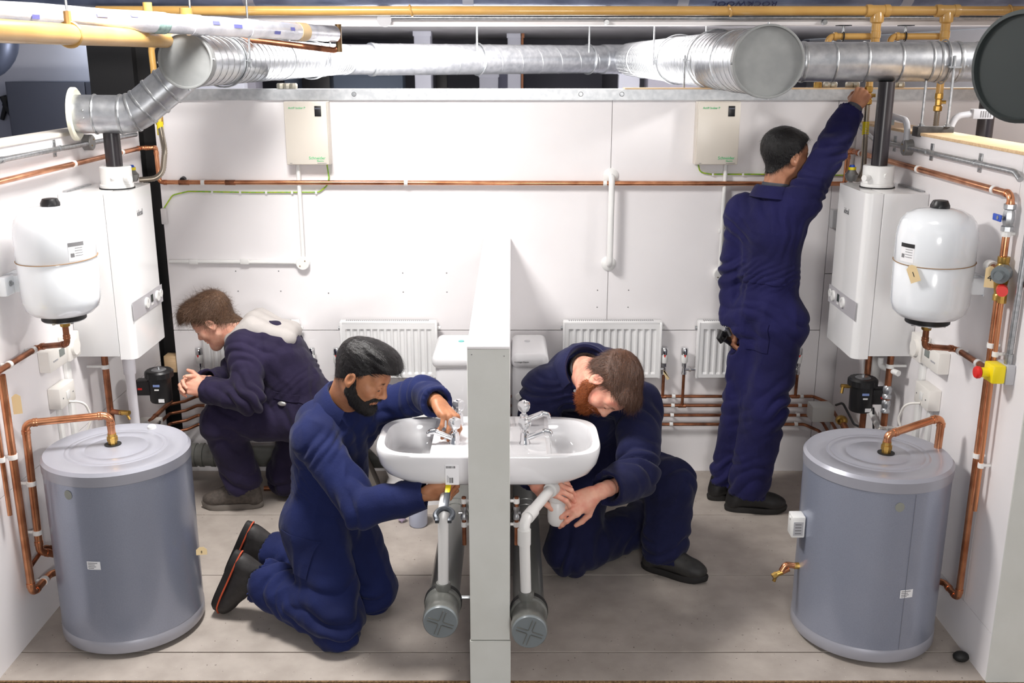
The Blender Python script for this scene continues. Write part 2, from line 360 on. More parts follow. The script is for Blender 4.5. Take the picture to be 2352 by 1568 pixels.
# ================================================================ boilers
def boiler(side, label):
    # side=+1 right wall (front faces -X), -1 left wall
    xw = XR if side > 0 else XL; y0 = 4.125 if side > 0 else 4.12; y1 = y0+.385; z0, z1 = .92, 1.62
    X = lambda d: xw-side*d                      # d = distance from wall
    t = thing('gas_boiler', label, 'boiler', (X(.13), (y0+y1)/2, z0), 'white wall-hung gas boilers')
    M().bx(X(.001), X(.185), y0, y1, z0+.012, z1, .004).obj('body', WEN, t)
    # front casing with rounded long edges and slanted underside
    prof = [(.187, 0), (.225, 0), (.240, .004), (.250, .014), (.254, .03), (.254, .355), (.250, .371), (.240, .381), (.225, .385), (.187, .385)]
    vs = []; n = len(prof)
    for zz, cut in ((z0, 0), (z1, 0)):
        for d, y in prof: vs.append((X(d), y0+y, zz))
    fs = [(i, (i+1) % n, (i+1) % n+n, i+n) for i in range(n)]+[tuple(range(n)), tuple(range(n, 2*n))]
    c = M().raw(vs, fs).obj('front_cover', WEN, t)
    xf = X(.2545); e = -side*.001
    bp = mat('boiler_panel_grey', (176, 174, 178), .4)
    pn = M().bx(xf, xf+e*2, y0+.008, y0+.378, z0+.165, z0+.245, .0008, 1).obj('control_panel', bp, t)
    yy = (y0+.36, y0+.305, y0+.24, y0+.17)
    for i in (0, 1, 3):
        r = .019 if i == 0 else .024
        k = M().lathe([(0, 0), (r, 0), (r*.95, .008 if i else .002), (0, .009 if i else .0025)], (xf+e*2, yy[i], z0+.207), (-side, 0, 0), 24).obj('dial' if i else 'pressure_gauge', WPL, pn)
        M().bx(xf+e*(11.5 if i else 4.6), xf+e*(12 if i else 5), yy[i]-.001, yy[i]+.001, z0+.207, z0+.222).obj('pointer', GREYT, k)
    d = M().bx(xf+e*2, xf+e*3.2, yy[2]-.013, yy[2]+.013, z0+.195, z0+.228).obj('display', mat('lcd_dark', (58, 66, 64), .2), pn)
    M().bx(xf+e*2, xf+e*3.5, yy[2]-.012, yy[2]+.012, z0+.182, z0+.189).obj('button', WPL, pn)
    ux = (0, 1, 0) if side < 0 else (0, -1, 0)
    text('ideal', .036, GREYT, (xf+e*.8, y0+.235 if side > 0 else y0+.2, z1-.105), ux, (0, 0, 1), t)
    # flue turret and top details
    fx, fy = (1.555, 4.34) if side > 0 else (-1.67, 4.31)
    M().lathe([(0, z1-.001), (.072, z1-.001), (.072, z1+.005), (0, z1+.005)], (fx, fy, 0), seg=32).obj('seal', RUB, t)
    fl_ = M().lathe([(0, z1+.004), (.068, z1+.004), (.068, z1+.018), (.064, z1+.02), (.064, z1+.09), (.061, z1+.093), (.036, z1+.093), (0, z1+.085)], (fx, fy, 0), seg=40).obj('flue_collar', WPL, t)
    M().cyl((fx-.055*side, fy-.04, z1+.045), (fx-.078*side, fy-.055, z1+.045), .013).obj('test_cap', WPL, fl_)
    M().cyl((fx+.01, fy-.06, z1+.055), (fx+.013, fy-.07, z1+.055), .010).obj('test_cap', WPL, fl_)
    M().bx(X(.004), X(.02), y0+.05, y0+.30, z1, z1+.006).obj('wall_bracket', STEEL, t)
    return t
boiler(-1, 'white wall-hung gas boiler on the left wall behind the expansion vessel')
boiler(1, 'white wall-hung gas boiler on the right wall beside the standing man')
def flue(x, y, z0, z1, label):
    o = M().cyl((x, y, z0), (x, y, z1), .0335, seg=28).obj('flue_pipe', BLKP); return tag(o, label, 'flue pipe', 'black flue pipes')
flue(1.555, 4.34, 1.706, 2.056, 'black flue pipe rising from the right boiler into the duct')
flue(-1.672, 4.31, 1.706, 1.85, 'short black flue pipe rising from the left boiler')
flue(2.02, 4.42, 1.2, 2.052, 'black flue pipe standing beyond the right wall')

# ================================================================ expansion vessels
def vessel(cx, cy, zb, side, label):
    t = thing('expansion_vessel', label, 'expansion vessel', (cx, cy, zb), 'white expansion vessels')
    R = .138; H = .40
    prof = [(0, zb), (.075, zb), (.105, zb+.008), (.126, zb+.028), (.135, zb+.06), (R-.002, zb+.1), (R, H*.52+zb-.004), (R-.002, zb+H*.52), (R, H*.52+zb+.004), (R, zb+H-.105), (.135, zb+H-.075),
            (.126, zb+H-.045), (.108, zb+H-.022), (.075, zb+H-.006), (.04, zb+H), (0, zb+H)]
    b = M().lathe(prof, (cx, cy, 0), seg=56).obj('tank', WENC, t, 60)
    M().lathe([(0, zb+H-.003), (.034, zb+H-.003), (.034, zb+H+.01), (.026, zb+H+.026), (.012, zb+H+.028), (0, zb+H+.027)], (cx, cy, 0), seg=9).obj('valve_cap', BLK, t)
    M().lathe([(.078, zb-.016), (.079, zb+.003), (0, zb+.003), (0, zb-.016)], (cx, cy, 0), seg=40).obj('base_ring', BLK, t)
    fl_ = M().lathe([(0, zb-.02), (.074, zb-.02), (.074, zb-.015), (0, zb-.015)], (cx, cy, 0), seg=40).obj('flange', STEEL, t)
    for k in range(6):
        a = k*PI/3+.3; M().cyl((cx+.062*math.cos(a), cy+.062*math.sin(a), zb-.019), (cx+.062*math.cos(a), cy+.062*math.sin(a), zb-.026), .006, seg=6).obj('bolt', STEEL, fl_)
    # strap bracket to wall
    xw = XL if side < 0 else XR; s = -side
    br = M().bx(xw, xw+s*.003, cy-.03, cy+.075 if side < 0 else cy+.055, zb+.085, zb+.155, .001, 1)
    br.bx(xw, cx, cy-.028, cy+.028, zb+.09, zb+.15, .003)
    bo = br.obj('wall_bracket', WENC, t)
    yb = cy-.055 if side < 0 else cy+.04
    tabs = M().bx(xw, xw+s*.035, yb-.035, yb+.035, zb+.085, zb+.155, .006).obj('bracket_tab', WENC, t)
    nt = M().lathe([(0, .002), (.011, .002), (.011, -.002), (0, -.002)], (xw+s*.037, yb, zb+.128), (s, 0, 0), 16).obj('washer', STEEL, tabs)
    M().cyl((xw+s*.036, yb, zb+.128), (xw+s*.045, yb, zb+.128), .006, seg=6).obj('bolt', STEEL, tabs)
    # string around the tank
    pts = [(cx+(R+.0015)*math.cos(a), cy+(R+.0015)*math.sin(a), zb+.212+.006*math.sin(a*1.0+.6)) for a in [2*PI*k/48 for k in range(49)]]
    M().tube(pts, .0016, 6).obj('string', STRING, t)
    # data label
    a0 = -PI/2+(.93 if side < 0 else -1.12)
    def patch(da, w, z, h, m, nm, par, dr=.0006):
        vs = []
        for i in range(7):
            a = a0+da+(i/6-.5)*w/R
            for zz in (z-h/2, z+h/2): vs.append((cx+(R+dr)*math.cos(a), cy+(R+dr)*math.sin(a), zz))
        return M().raw(vs, [(2*i, 2*i+2, 2*i+3, 2*i+1) for i in range(6)]).obj(nm, m, par)
    lb = patch(0, .06, zb+.25, .065, PAPER, 'data_label', t)
    patch(0, .06, zb+.276, .014, GREYT if side < 0 else BLKT, 'print_band', lb, .001)
    for k in range(4): patch(.06, .03, zb+.262-k*.009, .002, GREYT, 'print_line', lb, .001)
    patch(-.12, .014, zb+.238, .014, GREYT, 'print_block', lb, .001)
    return t
vessel(-1.655, 3.635, 1.24, -1, 'white expansion vessel on the left wall above the silver cylinder')
vr = vessel(1.515, 3.585, 1.24, 1, 'white expansion vessel on the right wall with a paper tag tied on')
def card_tag(c, w, h, rot, label, mark=None, name='card_tag'):
    t = thing(name, label, 'tag', c, 'buff card tags')
    R = Euler(rot).to_matrix(); c = Vector(c); p = [(-w/2, -h/2), (w/2, -h/2), (w/2, h/2-.01), (w/2-.012, h/2), (-w/2+.012, h/2), (-w/2, h/2-.01)]
    M().prism(p, c-R @ Vector((0, 0, .0005)), R @ Vector((1, 0, 0)), R @ Vector((0, 1, 0)), .001).obj('card', TAG, t)
    if mark: text(mark, h*.42, BLKT, c+R @ Vector((0, -.004, .0008)), R @ Vector((1, 0, 0)), R @ Vector((0, 1, 0)), t)
    return t
card_tag((1.402, 3.478, 1.425), .034, .062, (math.radians(80), math.radians(-25), math.radians(-30)), 'buff card tag tied on the right expansion vessel', '1')
# ================================================================ ventilation ducts
def spiral_duct(name, label, a, b, r, pitch=.09, seam=.0035, seg=48):
    a, b = Vector(a), Vector(b); t = thing(name, label, 'duct', tuple(a)); d = (b-a).normalized(); L = (b-a).length; x, y, _ = frame(d)
    M().tube([a, b], r, seg, cap=False).obj('duct_shell', GALV, t)
    # helical lock seam as one continuous rib
    n = int(L/pitch*24); pts = []
    for i in range(n+1):
        u = L*i/n; th = 2*PI*u/pitch; pts.append(a+d*u+x*((r)*math.cos(th))+y*((r)*math.sin(th)))
    M().tube(pts, seam*.8, 5, cap=False).obj('spiral_seam', STEEL, t, 0)
    return t
def band(par, c, d, r, w=.012, name='joint_band', m=None):
    c = Vector(c); d = Vector(d).normalized()
    M().lathe([(r-.001, -w/2), (r+.003, -w/2), (r+.0045, 0), (r+.003, w/2), (r-.001, w/2)], c, d, 40).obj(name, m or STEEL, par)
def duct_cap(par, c, d, r):
    # end cap with recessed disc; d points out of the duct
    c = Vector(c); d = Vector(d).normalized()
    k = M().lathe([(r+.001, -.05), (r+.004, -.045), (r+.004, 0), (r+.001, .001), (r-.004, 0), (r-.006, -.012), (0, -.012)], c, d, 56).obj('end_cap', CAPM, par)
    x, y, _ = frame(d)
    for i in range(4):
        a = i*PI/2+.05; p = c+x*((r+.004)*math.cos(a))+y*((r+.004)*math.sin(a))-d*.012
        e = x*math.cos(a)+y*math.sin(a)
        M().cyl(p-e*.002, p+e*.006, .005, seg=8).obj('rivet', STEEL, k)
def rods(x, y, ztop, zc, r, label, low=-.03):
    t = thing('duct_hanger', label, 'duct hanger', (x, y, zc), 'duct hangers')
    M().torus((x, y, zc), (0, 1, 0), r+.006, .004, 40, 6).obj('ring', STEEL, t)
    for s in (-1, 1):
        M().cyl((x+s*(r+.016), y, zc+low), (x+s*(r+.016), y, ztop), .005, seg=8).obj('threaded_rod', STEEL, t)
        M().cyl((x+s*(r+.016), y, zc-.006), (x+s*(r+.016), y, zc+.006), .011, seg=6).obj('nut', STEEL, t)
        M().box((x+s*(r+.012), y, zc), (.03, .022, .004)).obj('lug', STEEL, t)
    return t
dl = spiral_duct('round_duct', 'round galvanised spiral duct with capped end above the left bay', (-1.28, 4.15, 2.14), (-1.20, 7.5, 2.14), .101, .085)
duct_cap(dl, (-1.28, 4.12, 2.14), (-.02, -1, 0), .104)
dr = spiral_duct('round_duct', 'large round galvanised spiral duct with capped end above the right bay', (1.0, 4.13, 2.137), (1.0, 9.0, 2.14), .132, .1)
duct_cap(dr, (1.0, 4.10, 2.137), (.0, -1, 0), .137)
for y in (4.62, 5.6, 6.7): band(dl, (-1.28+(y-4.15)*.0239, y, 2.14), (.0239, 1, 0), .102, .02)
for y in (4.62, 6.3, 8.0): band(dr, (1.0, y, 2.138), (0, 1, 0), .133, .02)
dx = spiral_duct('round_duct', 'galvanised spiral duct crossing behind the back wall', (-1.03, 7.66, 2.14), (.78, 8.98, 2.14), .113, .2)
M().tube([(-1.20, 7.46, 2.14), (-1.20, 7.56, 2.14), (-1.02, 7.667, 2.14)], .106, 36, fil=.13, n=8).obj('elbow', GALV, dx)
M().tube([(1.0, 8.96, 2.14), (1.0, 9.1, 2.14), (.77, 8.973, 2.14)], .122, 36, fil=.13, n=8).obj('elbow', GALV, dx)
for x, y in ((-1.02, 7.667), (.77, 8.973)): band(dx, (x, y, 2.14), (1.81, 1.32, 0), .115, .03)
for (x, y, zt, r, lab) in ((-1.272, 4.62, 2.96, .107, 'wire hanger nearest the capped end of the left duct'), (-1.225, 6.4, 2.42, .107, 'wire hanger further back on the left duct'),
                           (1.0, 5.15, 2.165, .138, 'ring support under the right duct standing on the channel'), (1.0, 6.3, 2.42, .138, 'wire hanger on the right duct behind the bulkhead')):
    rods(x, y, zt, 2.14, r, lab, -.13 if zt < 2.2 else -.03)
for x, y, lab in ((-.268, 8.215, 'rod hanger holding the middle of the rear duct'), (.64, 8.88, 'rod hanger holding the right end of the rear duct')):
    t = thing('duct_hanger', lab, 'duct hanger', (x, y, 2.14), 'duct hangers')
    M().cyl((x, y-.12, 2.14), (x, y-.12, 2.42), .008, seg=8).obj('threaded_rod', STEEL, t)
    M().torus((x, y, 2.14), (1.81, 1.32, 0), .12, .006, 36, 6).obj('ring', STEEL, t)
    M().cyl((x, y-.12, 2.13), (x, y-.12, 2.15), .018, seg=6).obj('nut', STEEL, t)
# right branch duct
rb = thing('branch_duct', 'galvanised branch duct running right from the large capped duct', 'duct', (1.55, 4.36, 2.135))
M().tube([(1.10, 4.37, 2.135), (2.9, 4.37, 2.135)], .080, 44).obj('duct_shell', GALV, rb)
for x, w in ((1.205, .014), (1.33, .008), (1.46, .008), (1.60, .008), (1.725, .008), (1.762, .012), (1.842, .016), (1.93, .01), (2.05, .008)):
    band(rb, (x, 4.37, 2.135), (1, 0, -.0), .080, w)
M().lathe([(.079, -.012), (.084, -.010), (.088, .004), (.083, .014), (.079, .014)], (1.158, 4.37, 2.135), (1, 0, 0), 30).obj('sealant', mat('grey_sealant', (150, 146, 148), .8, bump=.5, bscale=40), rb)
for x in (1.178, 1.60, 1.86): M().cyl((x, 4.292, 2.12), (x, 4.286, 2.12), .004, seg=8).obj('rivet', STEEL, rb)
# weighted support with two rods and block
st = thing('duct_support', 'black block on two zinc rods hanging from the branch duct', 'duct support', (1.76, 4.33, 1.835))
M().bx(1.68, 1.83, 4.28, 4.34, 1.836, 1.876, .002).obj('block', mat('dark_steel_block', (70, 66, 64), .5, .3, noise=1, nscale=30, col2=(44, 42, 40)), st)
for x, zt, y in ((1.715, 2.06, 4.335), (1.803, 2.16, 4.285)):
    M().cyl((x, y, 1.876), (x, y, zt), .006, seg=10).obj('threaded_rod', STEEL, st)
    M().lathe([(0, 1.876), (.016, 1.876), (.016, 1.879), (.010, 1.879), (.010, 1.888), (0, 1.888)], (x, y, 0), seg=6).obj('nut', STEEL, st)
M().torus((1.79, 4.37, 2.135), (1, 0, 0), .087, .004, 36, 6).obj('ring', STEEL, st)
M().box((1.803, 4.28, 2.115), (.05, .02, .008)).obj('lug', STEEL, st)
# left branch with two gored bends and an open flange
lb = thing('branch_duct', 'galvanised elbow branch dropping from the left duct to an open flange', 'duct', (-1.66, 4.3, 1.93))
P0, P1, P2, P3 = Vector((-1.80, 4.28, 1.928)), Vector((-1.555, 4.33, 1.928)), Vector((-1.53, 4.36, 1.94)), Vector((-1.415, 4.78, 2.12))
pth = [P0, Vector((-1.57, 4.31, 1.925)), Vector((-1.32, 4.36, 2.125))]
pf = fillet(pth, .14, 6)
M().tube(pth, .078, 40, fil=.14, n=6, cap=False).obj('duct_shell', GALV, lb)
M().tube(pth, .076, 40, fil=.14, n=6, cap=False).obj('duct_lining', GALV, lb)
for i in (1, 4, 7):
    if i < len(pf)-1: band(lb, pf[i], pf[i+1]-pf[i-1] if i else pf[1]-pf[0], .0785, .012)
band(lb, P0+(pth[1]-P0)*.35, pth[1]-P0, .0785, .008)
band(lb, pth[1]+(pth[2]-pth[1])*.36, pth[2]-pth[1], .0785, .012)
band(lb, pth[1]+(pth[2]-pth[1])*.56, pth[2]-pth[1], .0785, .012)
dd = (P0-pth[1]).normalized()
fg = M().lathe([(.074, -.004), (.100, -.012), (.108, -.006), (.108, .008), (.098, .012), (.082, .006), (.074, .0)], P0, dd, 40).obj('flange_ring', mat('cream_flange', (220, 218, 200), .4), lb)
for a in (.4, 2.2): M().ball(P0-dd*.06+Vector((0, -.076, .02*math.cos(a))), .005, 8, 5).obj('rivet', STEEL, lb)
# capped duct end at the right, nearest the camera, shade painted into its colour
dk = thing('capped_duct', 'capped duct end with shade in its colour, hanging close at top right', 'duct', (1.38, 2.8, 2.13))
dv = Vector((-.86, -.51, -.06)).normalized(); dc = Vector((1.345, 2.78, 2.127))
M().lathe([(.14, -.55), (.14, -.03), (.145, -.03), (.146, .0), (.135, .005), (.132, -.006), (0, -.006)], dc, dv, 56).obj('duct_shell', DUCTD, dk)
M().lathe([(.1465, -.022), (.148, -.02), (.1465, -.018)], dc, dv, 56).obj('rim_bead', DUCTD, dk)
# ================================================================ overhead pipes
def ringfit(par, c, d, r, w=.02, t=.006, m=None, name='fitting'):
    return M().lathe([(r, -w/2), (r+t, -w/2), (r+t, w/2), (r, w/2)], c, d, 24).obj(name, m or YELG, par)
gm = thing('gas_pipe', 'yellow gas main crossing the top above both bays', 'gas pipe', (0, 4.75, 2.353))
M().cyl((-1.85, 4.75, 2.353), (3.2, 4.75, 2.353), .0205, seg=20).obj('pipe', YELG, gm)
for x in (-.45, .97, 2.22): M().torus((x, 4.75, 2.353), (1, 0, .25), .023, .005, 20, 6).obj('pipe_ring', YELG, gm)
for x in (1.63, 1.94):
    for s in (-1, 1): M().lathe([(.02, -.012), (.027, -.012), (.028, 0), (.027, .012), (.02, .012)], (x+s*.04, 4.75, 2.353), (1, 0, 0), 24).obj('tee_socket', YELG, gm)
    M().cyl((x-.04, 4.75, 2.353), (x+.04, 4.75, 2.353), .025, seg=24).obj('tee_body', YELG, gm)
    M().lathe([(.023, 0), (.030, -.03), (.029, -.048), (.020, -.055), (.020, -.085), (.0225, -.088), (.0225, -.115), (.020, -.118), (.020, -.16)], (x, 4.75, 2.353), (0, 0, 1), 24).obj('drop_socket', YELG, gm)
def gas_drop(x, y, ztop, zv, label):
    t = thing('gas_drop', label, 'gas pipe', (x, y, zv), 'yellow gas drops')
    M().cyl((x, y, zv+.05), (x, y, ztop), .0165, seg=18).obj('pipe', YELG, t)
    v = M().lathe([(.0, .055), (.014, .055), (.019, .05), (.019, .028), (.015, .024), (.015, -.002), (.02, -.006), (.02, -.026), (.013, -.03), (0, -.03)], (x, y, zv), (0, 0, 1), 8).obj('valve_body', BRASS, t)
    M().cyl((x, y, zv+.012), (x+.03, y-.012, zv+.012), .008, seg=8).obj('test_point', BRASS, v)
    return t
gas_drop(1.622, 4.75, 2.20, 1.975, 'yellow gas drop with brass valve held by the raised hand')
gas_drop(1.945, 4.75, 2.20, 1.945, 'yellow gas drop with brass valve beyond the right wall')
for (x0, x1, lab) in ((1.425, 1.612, 'short yellow pipe with elbow left of the first gas tee'), (1.705, 1.922, 'short yellow pipe with elbow between the two gas tees')):
    t = thing('gas_pipe', lab, 'gas pipe', (x0, 4.76, 2.24), 'short yellow pipes')
    M().tube([(x0, 4.77, 2.19), (x0, 4.77, 2.244), (x1, 4.77, 2.244)], .0145, 16, fil=.03).obj('pipe', YELG, t)
    ringfit(t, (x0, 4.77, 2.215), (0, 0, 1), .0145, .012, .004, name='socket'); ringfit(t, (x0+.03, 4.77, 2.244), (1, 0, 0), .0145, .014, .004, name='socket')
    c = x0+.065
    h = M().torus((c, 4.77, 2.244), (1, 0, 0), .019, .0035, 18, 6).obj('hanger_clip', BLK, t)
    M().cyl((c, 4.77, 2.262), (c, 4.77, 2.29), .006, seg=10).obj('stem', STEEL, h)
    M().bx(c-.028, c+.028, 4.74, 4.80, 2.289, 2.293).obj('plate', BLK, h)
yl = thing('gas_pipe', 'thick yellow gas pipe running forward at top left', 'gas pipe', (-1.37, 3, 2.22))
M().cyl((-1.385, 1.2, 2.22), (-1.35, 4.55, 2.22), .0315, seg=24).obj('pipe', YELG, yl)
M().torus((-1.37, 3.28, 2.22), (0, 1, 0), .036, .006, 24, 6).obj('pipe_ring', YELG, yl)
M().cyl((-1.37, 3.28, 2.25), (-1.37, 3.28, 2.29), .012, seg=8).obj('ring_boss', YELG, yl)
M().cyl((-1.37, 3.28, 2.28), (-1.37, 3.28, 2.96), .004, seg=8).obj('threaded_rod', STEEL, yl)
for (x, y, r) in ((-1.36, 3.98, .017), (-1.352, 4.42, .026)):
    M().lathe([(r, 0), (r, .06), (r+.006, .062), (r+.006, .085), (r, .087), (r, .13)], (x, y, 2.22), (0, 0, 1), 20).obj('riser', YELG, yl)
yd = thing('gas_drop', 'thin yellow gas drop beside the black column at left', 'gas pipe', (-1.60, 4.66, 1.9), 'yellow gas drops')
M().tube([(-1.352, 4.68, 2.21), (-1.60, 4.68, 2.21), (-1.592, 4.68, 1.87)], .0145, 14, fil=.03).obj('pipe', YELG, yd)
M().cyl((-1.592, 4.68, 1.90), (-1.592, 4.68, 1.86), .018, seg=8).obj('union_nut', BRASS, yd)
# foil wrapped pipe with copper tail
fp = thing('insulated_pipe', 'foil-wrapped insulated pipe slanting across the top left', 'insulated pipe', (-1.2, 4, 2.28))
A, B = Vector((-1.72, 3.0, 2.29)), Vector((-.83, 4.93, 2.258)); dvec = (B-A).normalized()
M().tube([A+(B-A)*k/14 for k in range(15)], [.037+.0018*math.sin(k*2.3) for k in range(15)], 22).obj('foil_sleeve', FOIL, fp)
for k, (u, m_) in enumerate(((.47, mat('printed_tape', (150, 172, 168), .4, noise=1, nscale=40, col2=(96, 120, 116))), (.56, FOIL), (.72, FOIL), (.88, mat('tan_tape', (196, 170, 130), .5)))):
    c = A+(B-A)*u; M().lathe([(.036, -.03), (.0395, -.03), (.0395, .03), (.036, .03)], c, dvec, 24).obj('tape_band', m_, fp)
inkb = mat('blue_ink', (90, 92, 150), .5)
side = Vector((0, 0, 1)).cross(dvec).normalized()   # points left/back; camera side is the opposite
for u, w_, hgt in ((.2, .03, -.2), (.33, .05, .3), (.40, .035, .5), (.60, .04, .3), (.66, .05, .1), (.78, .04, -.3), (.83, .03, .2)):
    c = A+(B-A)*u; vs = []
    for i in range(5):
        for j in range(2):
            th = -PI/2+hgt+(j-.5)*.35
            e = (-side)*math.cos(th+PI/2)+Vector((0, 0, 1))*math.sin(th+PI/2)
            vs.append(c+dvec*(w_*(i/4-.5))+e*.0398)
    M().raw(vs, [(2*i, 2*i+2, 2*i+3, 2*i+1) for i in range(4)]).obj('print_patch', inkb, fp)
ct = thing('copper_pipe', 'dark copper elbow at the end of the foil-wrapped pipe', 'copper pipe', tuple(B))
M().tube([B+dvec*-.02, B+dvec*.03, B+dvec*.05+Vector((0, 0, -.075)), B+Vector((-.14, -.03, -.055)), B+Vector((-.42, -.05, -.02)), B+Vector((-.75, -.1, -.015))], .014, 12, fil=.025).obj('pipe', COPPERD, ct)
M().cyl(B+dvec*.04+Vector((0, 0, -.08)), B+dvec*.04+Vector((0, 0, .045)), .015, seg=10).obj('fitting', mat('dark_brass', (110, 88, 60), .4, .8), ct)
# lagged blue-grey pipe along the very top
tp = thing('lagged_pipe', 'blurred blue-grey lagged pipe along the very top edge', 'insulated pipe', (0, 4.915, 2.45))
M().tube([(-2.4+.45*k, 4.915, 2.468+.002*math.sin(k*1.7)) for k in range(13)], .092, 28).obj('lagging', FOILB, tp)
for x in (-1.2, -.2, .78, 1.8): M().lathe([(.092, -.025), (.095, -.025), (.095, .025), (.092, .025)], (x, 4.915, 2.468), (1, 0, 0), 28).obj('tape_band', mat('silver_tape', (170, 176, 190), .3, .6), tp)
for x, s in ((1.06, 'ROCKWOOL'),):
    th = math.radians(58); e = Vector((0, -math.cos(th), -math.sin(th)))
    text(s, .05, mat('navy_ink', (40, 44, 84), .5), Vector((x, 4.915, 2.468))+e*.0935, (-1, 0, 0), (0, math.sin(th), -math.cos(th)), tp)
# conduit along the bulkhead
cb = thing('conduit', 'grey conduit with round boxes along the bulkhead', 'conduit', (0, 5.0, 2.33))
M().cyl((-.62, 5.005, 2.333), (3, 5.005, 2.333), .011, seg=12).obj('conduit_tube', STEEL, cb)
M().lathe([(0, 0), (.034, 0), (.034, .03), (0, .03)], (-.60, 5.02, 2.325), (0, -1, 0), 24).obj('conduit_box', LGREY, cb)
for x in (.445, 1.47): M().lathe([(0, 0), (.012, 0), (.012, .03), (0, .03)], (x, 5.02, 2.312), (0, -1, 0), 12).obj('saddle', STEEL, cb)
# ================================================================ copper pipework
def clip(par, p, d, r, wall):
    # white pipe clip: ring plus stem towards the wall
    p = Vector(p); d = Vector(d).normalized(); wv = Vector(wall)
    c = M().lathe([(r-.0005, -.009), (r+.003, -.009), (r+.0035, 0), (r+.003, .009), (r-.0005, .009)], p, d, 18)
    c.tube([p, p+wv], .006, 8)
    return c.obj('pipe_clip', WPL, par)
def fit(par, p, d, r, L=.022, m=None, name='fitting'):
    return M().lathe([(r-.0005, -L/2), (r+.0016, -L/2), (r+.0022, -L/2+.003), (r+.0016, -L/2+.006), (r+.0016, L/2-.006), (r+.0022, L/2-.003), (r+.0016, L/2), (r-.0005, L/2)], p, d, 16).obj(name, m or COPPER, par)
def run(name, label, pts, r=.011, m=None, fil=.02, clips=(), wall=(0, 0, 0), fits=True, group=None, cat='copper pipe'):
    m = m or COPPER
    t = thing(name, label, cat, pts[0], group)
    M().tube(pts, r, 14, fil=fil, n=6).obj('pipe', m, t)
    P = [Vector(p) for p in pts]
    if fits:
        for i in range(1, len(P)-1):
            for q in (P[i-1], P[i+1]):
                d = (q-P[i]).normalized()
                if (q-P[i]).length > fil*2: fit(t, P[i]+d*(fil+.008), d, r, .016, m, 'elbow_socket')
    for (p, d) in clips: clip(t, p, d, r, wall)
    return t
LW, RW, BW = (-.028, 0, 0), (.028, 0, 0), (0, .032, 0)
# left wall
run('copper_pipe', 'copper pipe along the left wall turning down to the back wall run', [(XL+.028, 3.1, 1.729), (XL+.028, 5.03, 1.727), (-1.755, 5.045, 1.727), (-1.755, 5.068, 1.727), (-1.752, 5.068, 1.556), (1.66, 5.068, 1.549)], .0112,
    clips=[((XL+.028, 3.3, 1.7285), (0, 1, 0)), ((XL+.028, 4.244, 1.728), (0, 1, 0)), ((XL+.028, 4.78, 1.7275), (0, 1, 0))], wall=LW)
tb = [o for o in COL.objects if o.get('label', '').startswith('copper pipe along the left wall')][0]
for x in (-1.536, -.527, .462): clip(tb, (x, 5.068, 1.5555-.0021*(x+1.75)), (1, 0, 0), .0112, BW)
for x in (-1.63, -1.40, 1.35): fit(tb, (x, 5.068, 1.5555-.0021*(x+1.75)), (1, 0, 0), .0112, .05, COPPERD, 'coupling')
M().cyl((-1.64, 5.075, 1.565), (-1.64, 5.1, 1.569), .014, seg=14).obj('wall_hole_plug', BLK, tb)
run('copper_pipe', 'dark copper pipe from the left expansion vessel to the left wall', [(-1.655, 3.635, 1.225), (-1.655, 3.635, 1.125), (XL+.03, 3.74, 1.085), (XL+.03, 3.05, 1.085)], .0112, COPPERD,
    clips=[((XL+.03, 3.69, 1.085), (0, 1, 0)), ((XL+.03, 3.5, 1.085), (0, 1, 0))], wall=LW)
nv = thing('union_fitting', 'brass union under the left expansion vessel', 'pipe fitting', (-1.655, 3.635, 1.2), 'vessel unions')
M().lathe([(.0, -.014), (.017, -.014), (.019, -.008), (.019, .008), (.017, .012), (0, .012)], (-1.655, 3.635, 1.208), (0, 0, 1), 8).obj('union_nut', BRASS, nv)
run('copper_pipe', 'tall copper riser at the left edge bending under the left cylinder', [(XL+.035, 3.428, 1.07), (XL+.035, 3.428, .205), (XL+.035, 3.58, .205), (-1.72, 3.66, .205)], .0142, fil=.03,
    clips=[((XL+.035, 3.428, .76), (0, 0, 1)), ((XL+.035, 3.53, .205), (0, 1, 0))], wall=LW)
run('copper_pipe', 'thin copper pipe ending open on the left wall', [(XL+.03, 3.362, 1.02), (XL+.03, 3.362, .56)], .0082, clips=[((XL+.03, 3.362, .775), (0, 0, 1))], wall=LW)
run('copper_pipe', 'copper branch linking two pipes behind the left cylinder', [(XL+.035, 3.44, .31), (XL+.035, 3.57, .33), (-1.77, 3.6, .30)], .0082, COPPERD)
run('copper_pipe', 'copper loop from the left cylinder lid down beside the left wall', [(-1.513, 3.60, .78), (-1.513, 3.60, .858), (-1.79, 3.51, .858), (-1.80, 3.51, .34), (-1.735, 3.60, .27)], .0142, fil=.026,
    clips=[((-1.797, 3.51, .62), (0, 0, 1)), ((-1.799, 3.51, .42), (0, 0, 1))], wall=(-.044, 0, 0))
# left under-boiler
t = run('copper_pipe', 'copper pipe dropping from the left boiler to a brass drain cock', [(-1.76, 4.20, .93), (-1.76, 4.20, .50)], .0142, COPPERD, clips=[((-1.76, 4.20, .865), (0, 0, 1))], wall=(-.08, 0, 0))
M().cyl((-1.76, 4.20, .66), (-1.70, 4.18, .66), .0115, seg=12).obj('tee_branch', COPPERD, t)
v = M().cyl((-1.71, 4.183, .66), (-1.665, 4.17, .664), .012, .010, seg=8).obj('drain_cock', BRASS, t)
M().cyl((-1.68, 4.175, .658), (-1.667, 4.17, .632), .006, seg=8).obj('spout', BRASS, v)
o = thing('waste_pipe', 'white condensate pipe below the left boiler', 'plastic pipe', (-1.70, 4.30, .4))
M().tube([(-1.70, 4.31, .92), (-1.70, 4.31, .40)], .021, 18).obj('pipe', mat('pale_grey_pvc', (222, 220, 226), .4), o)
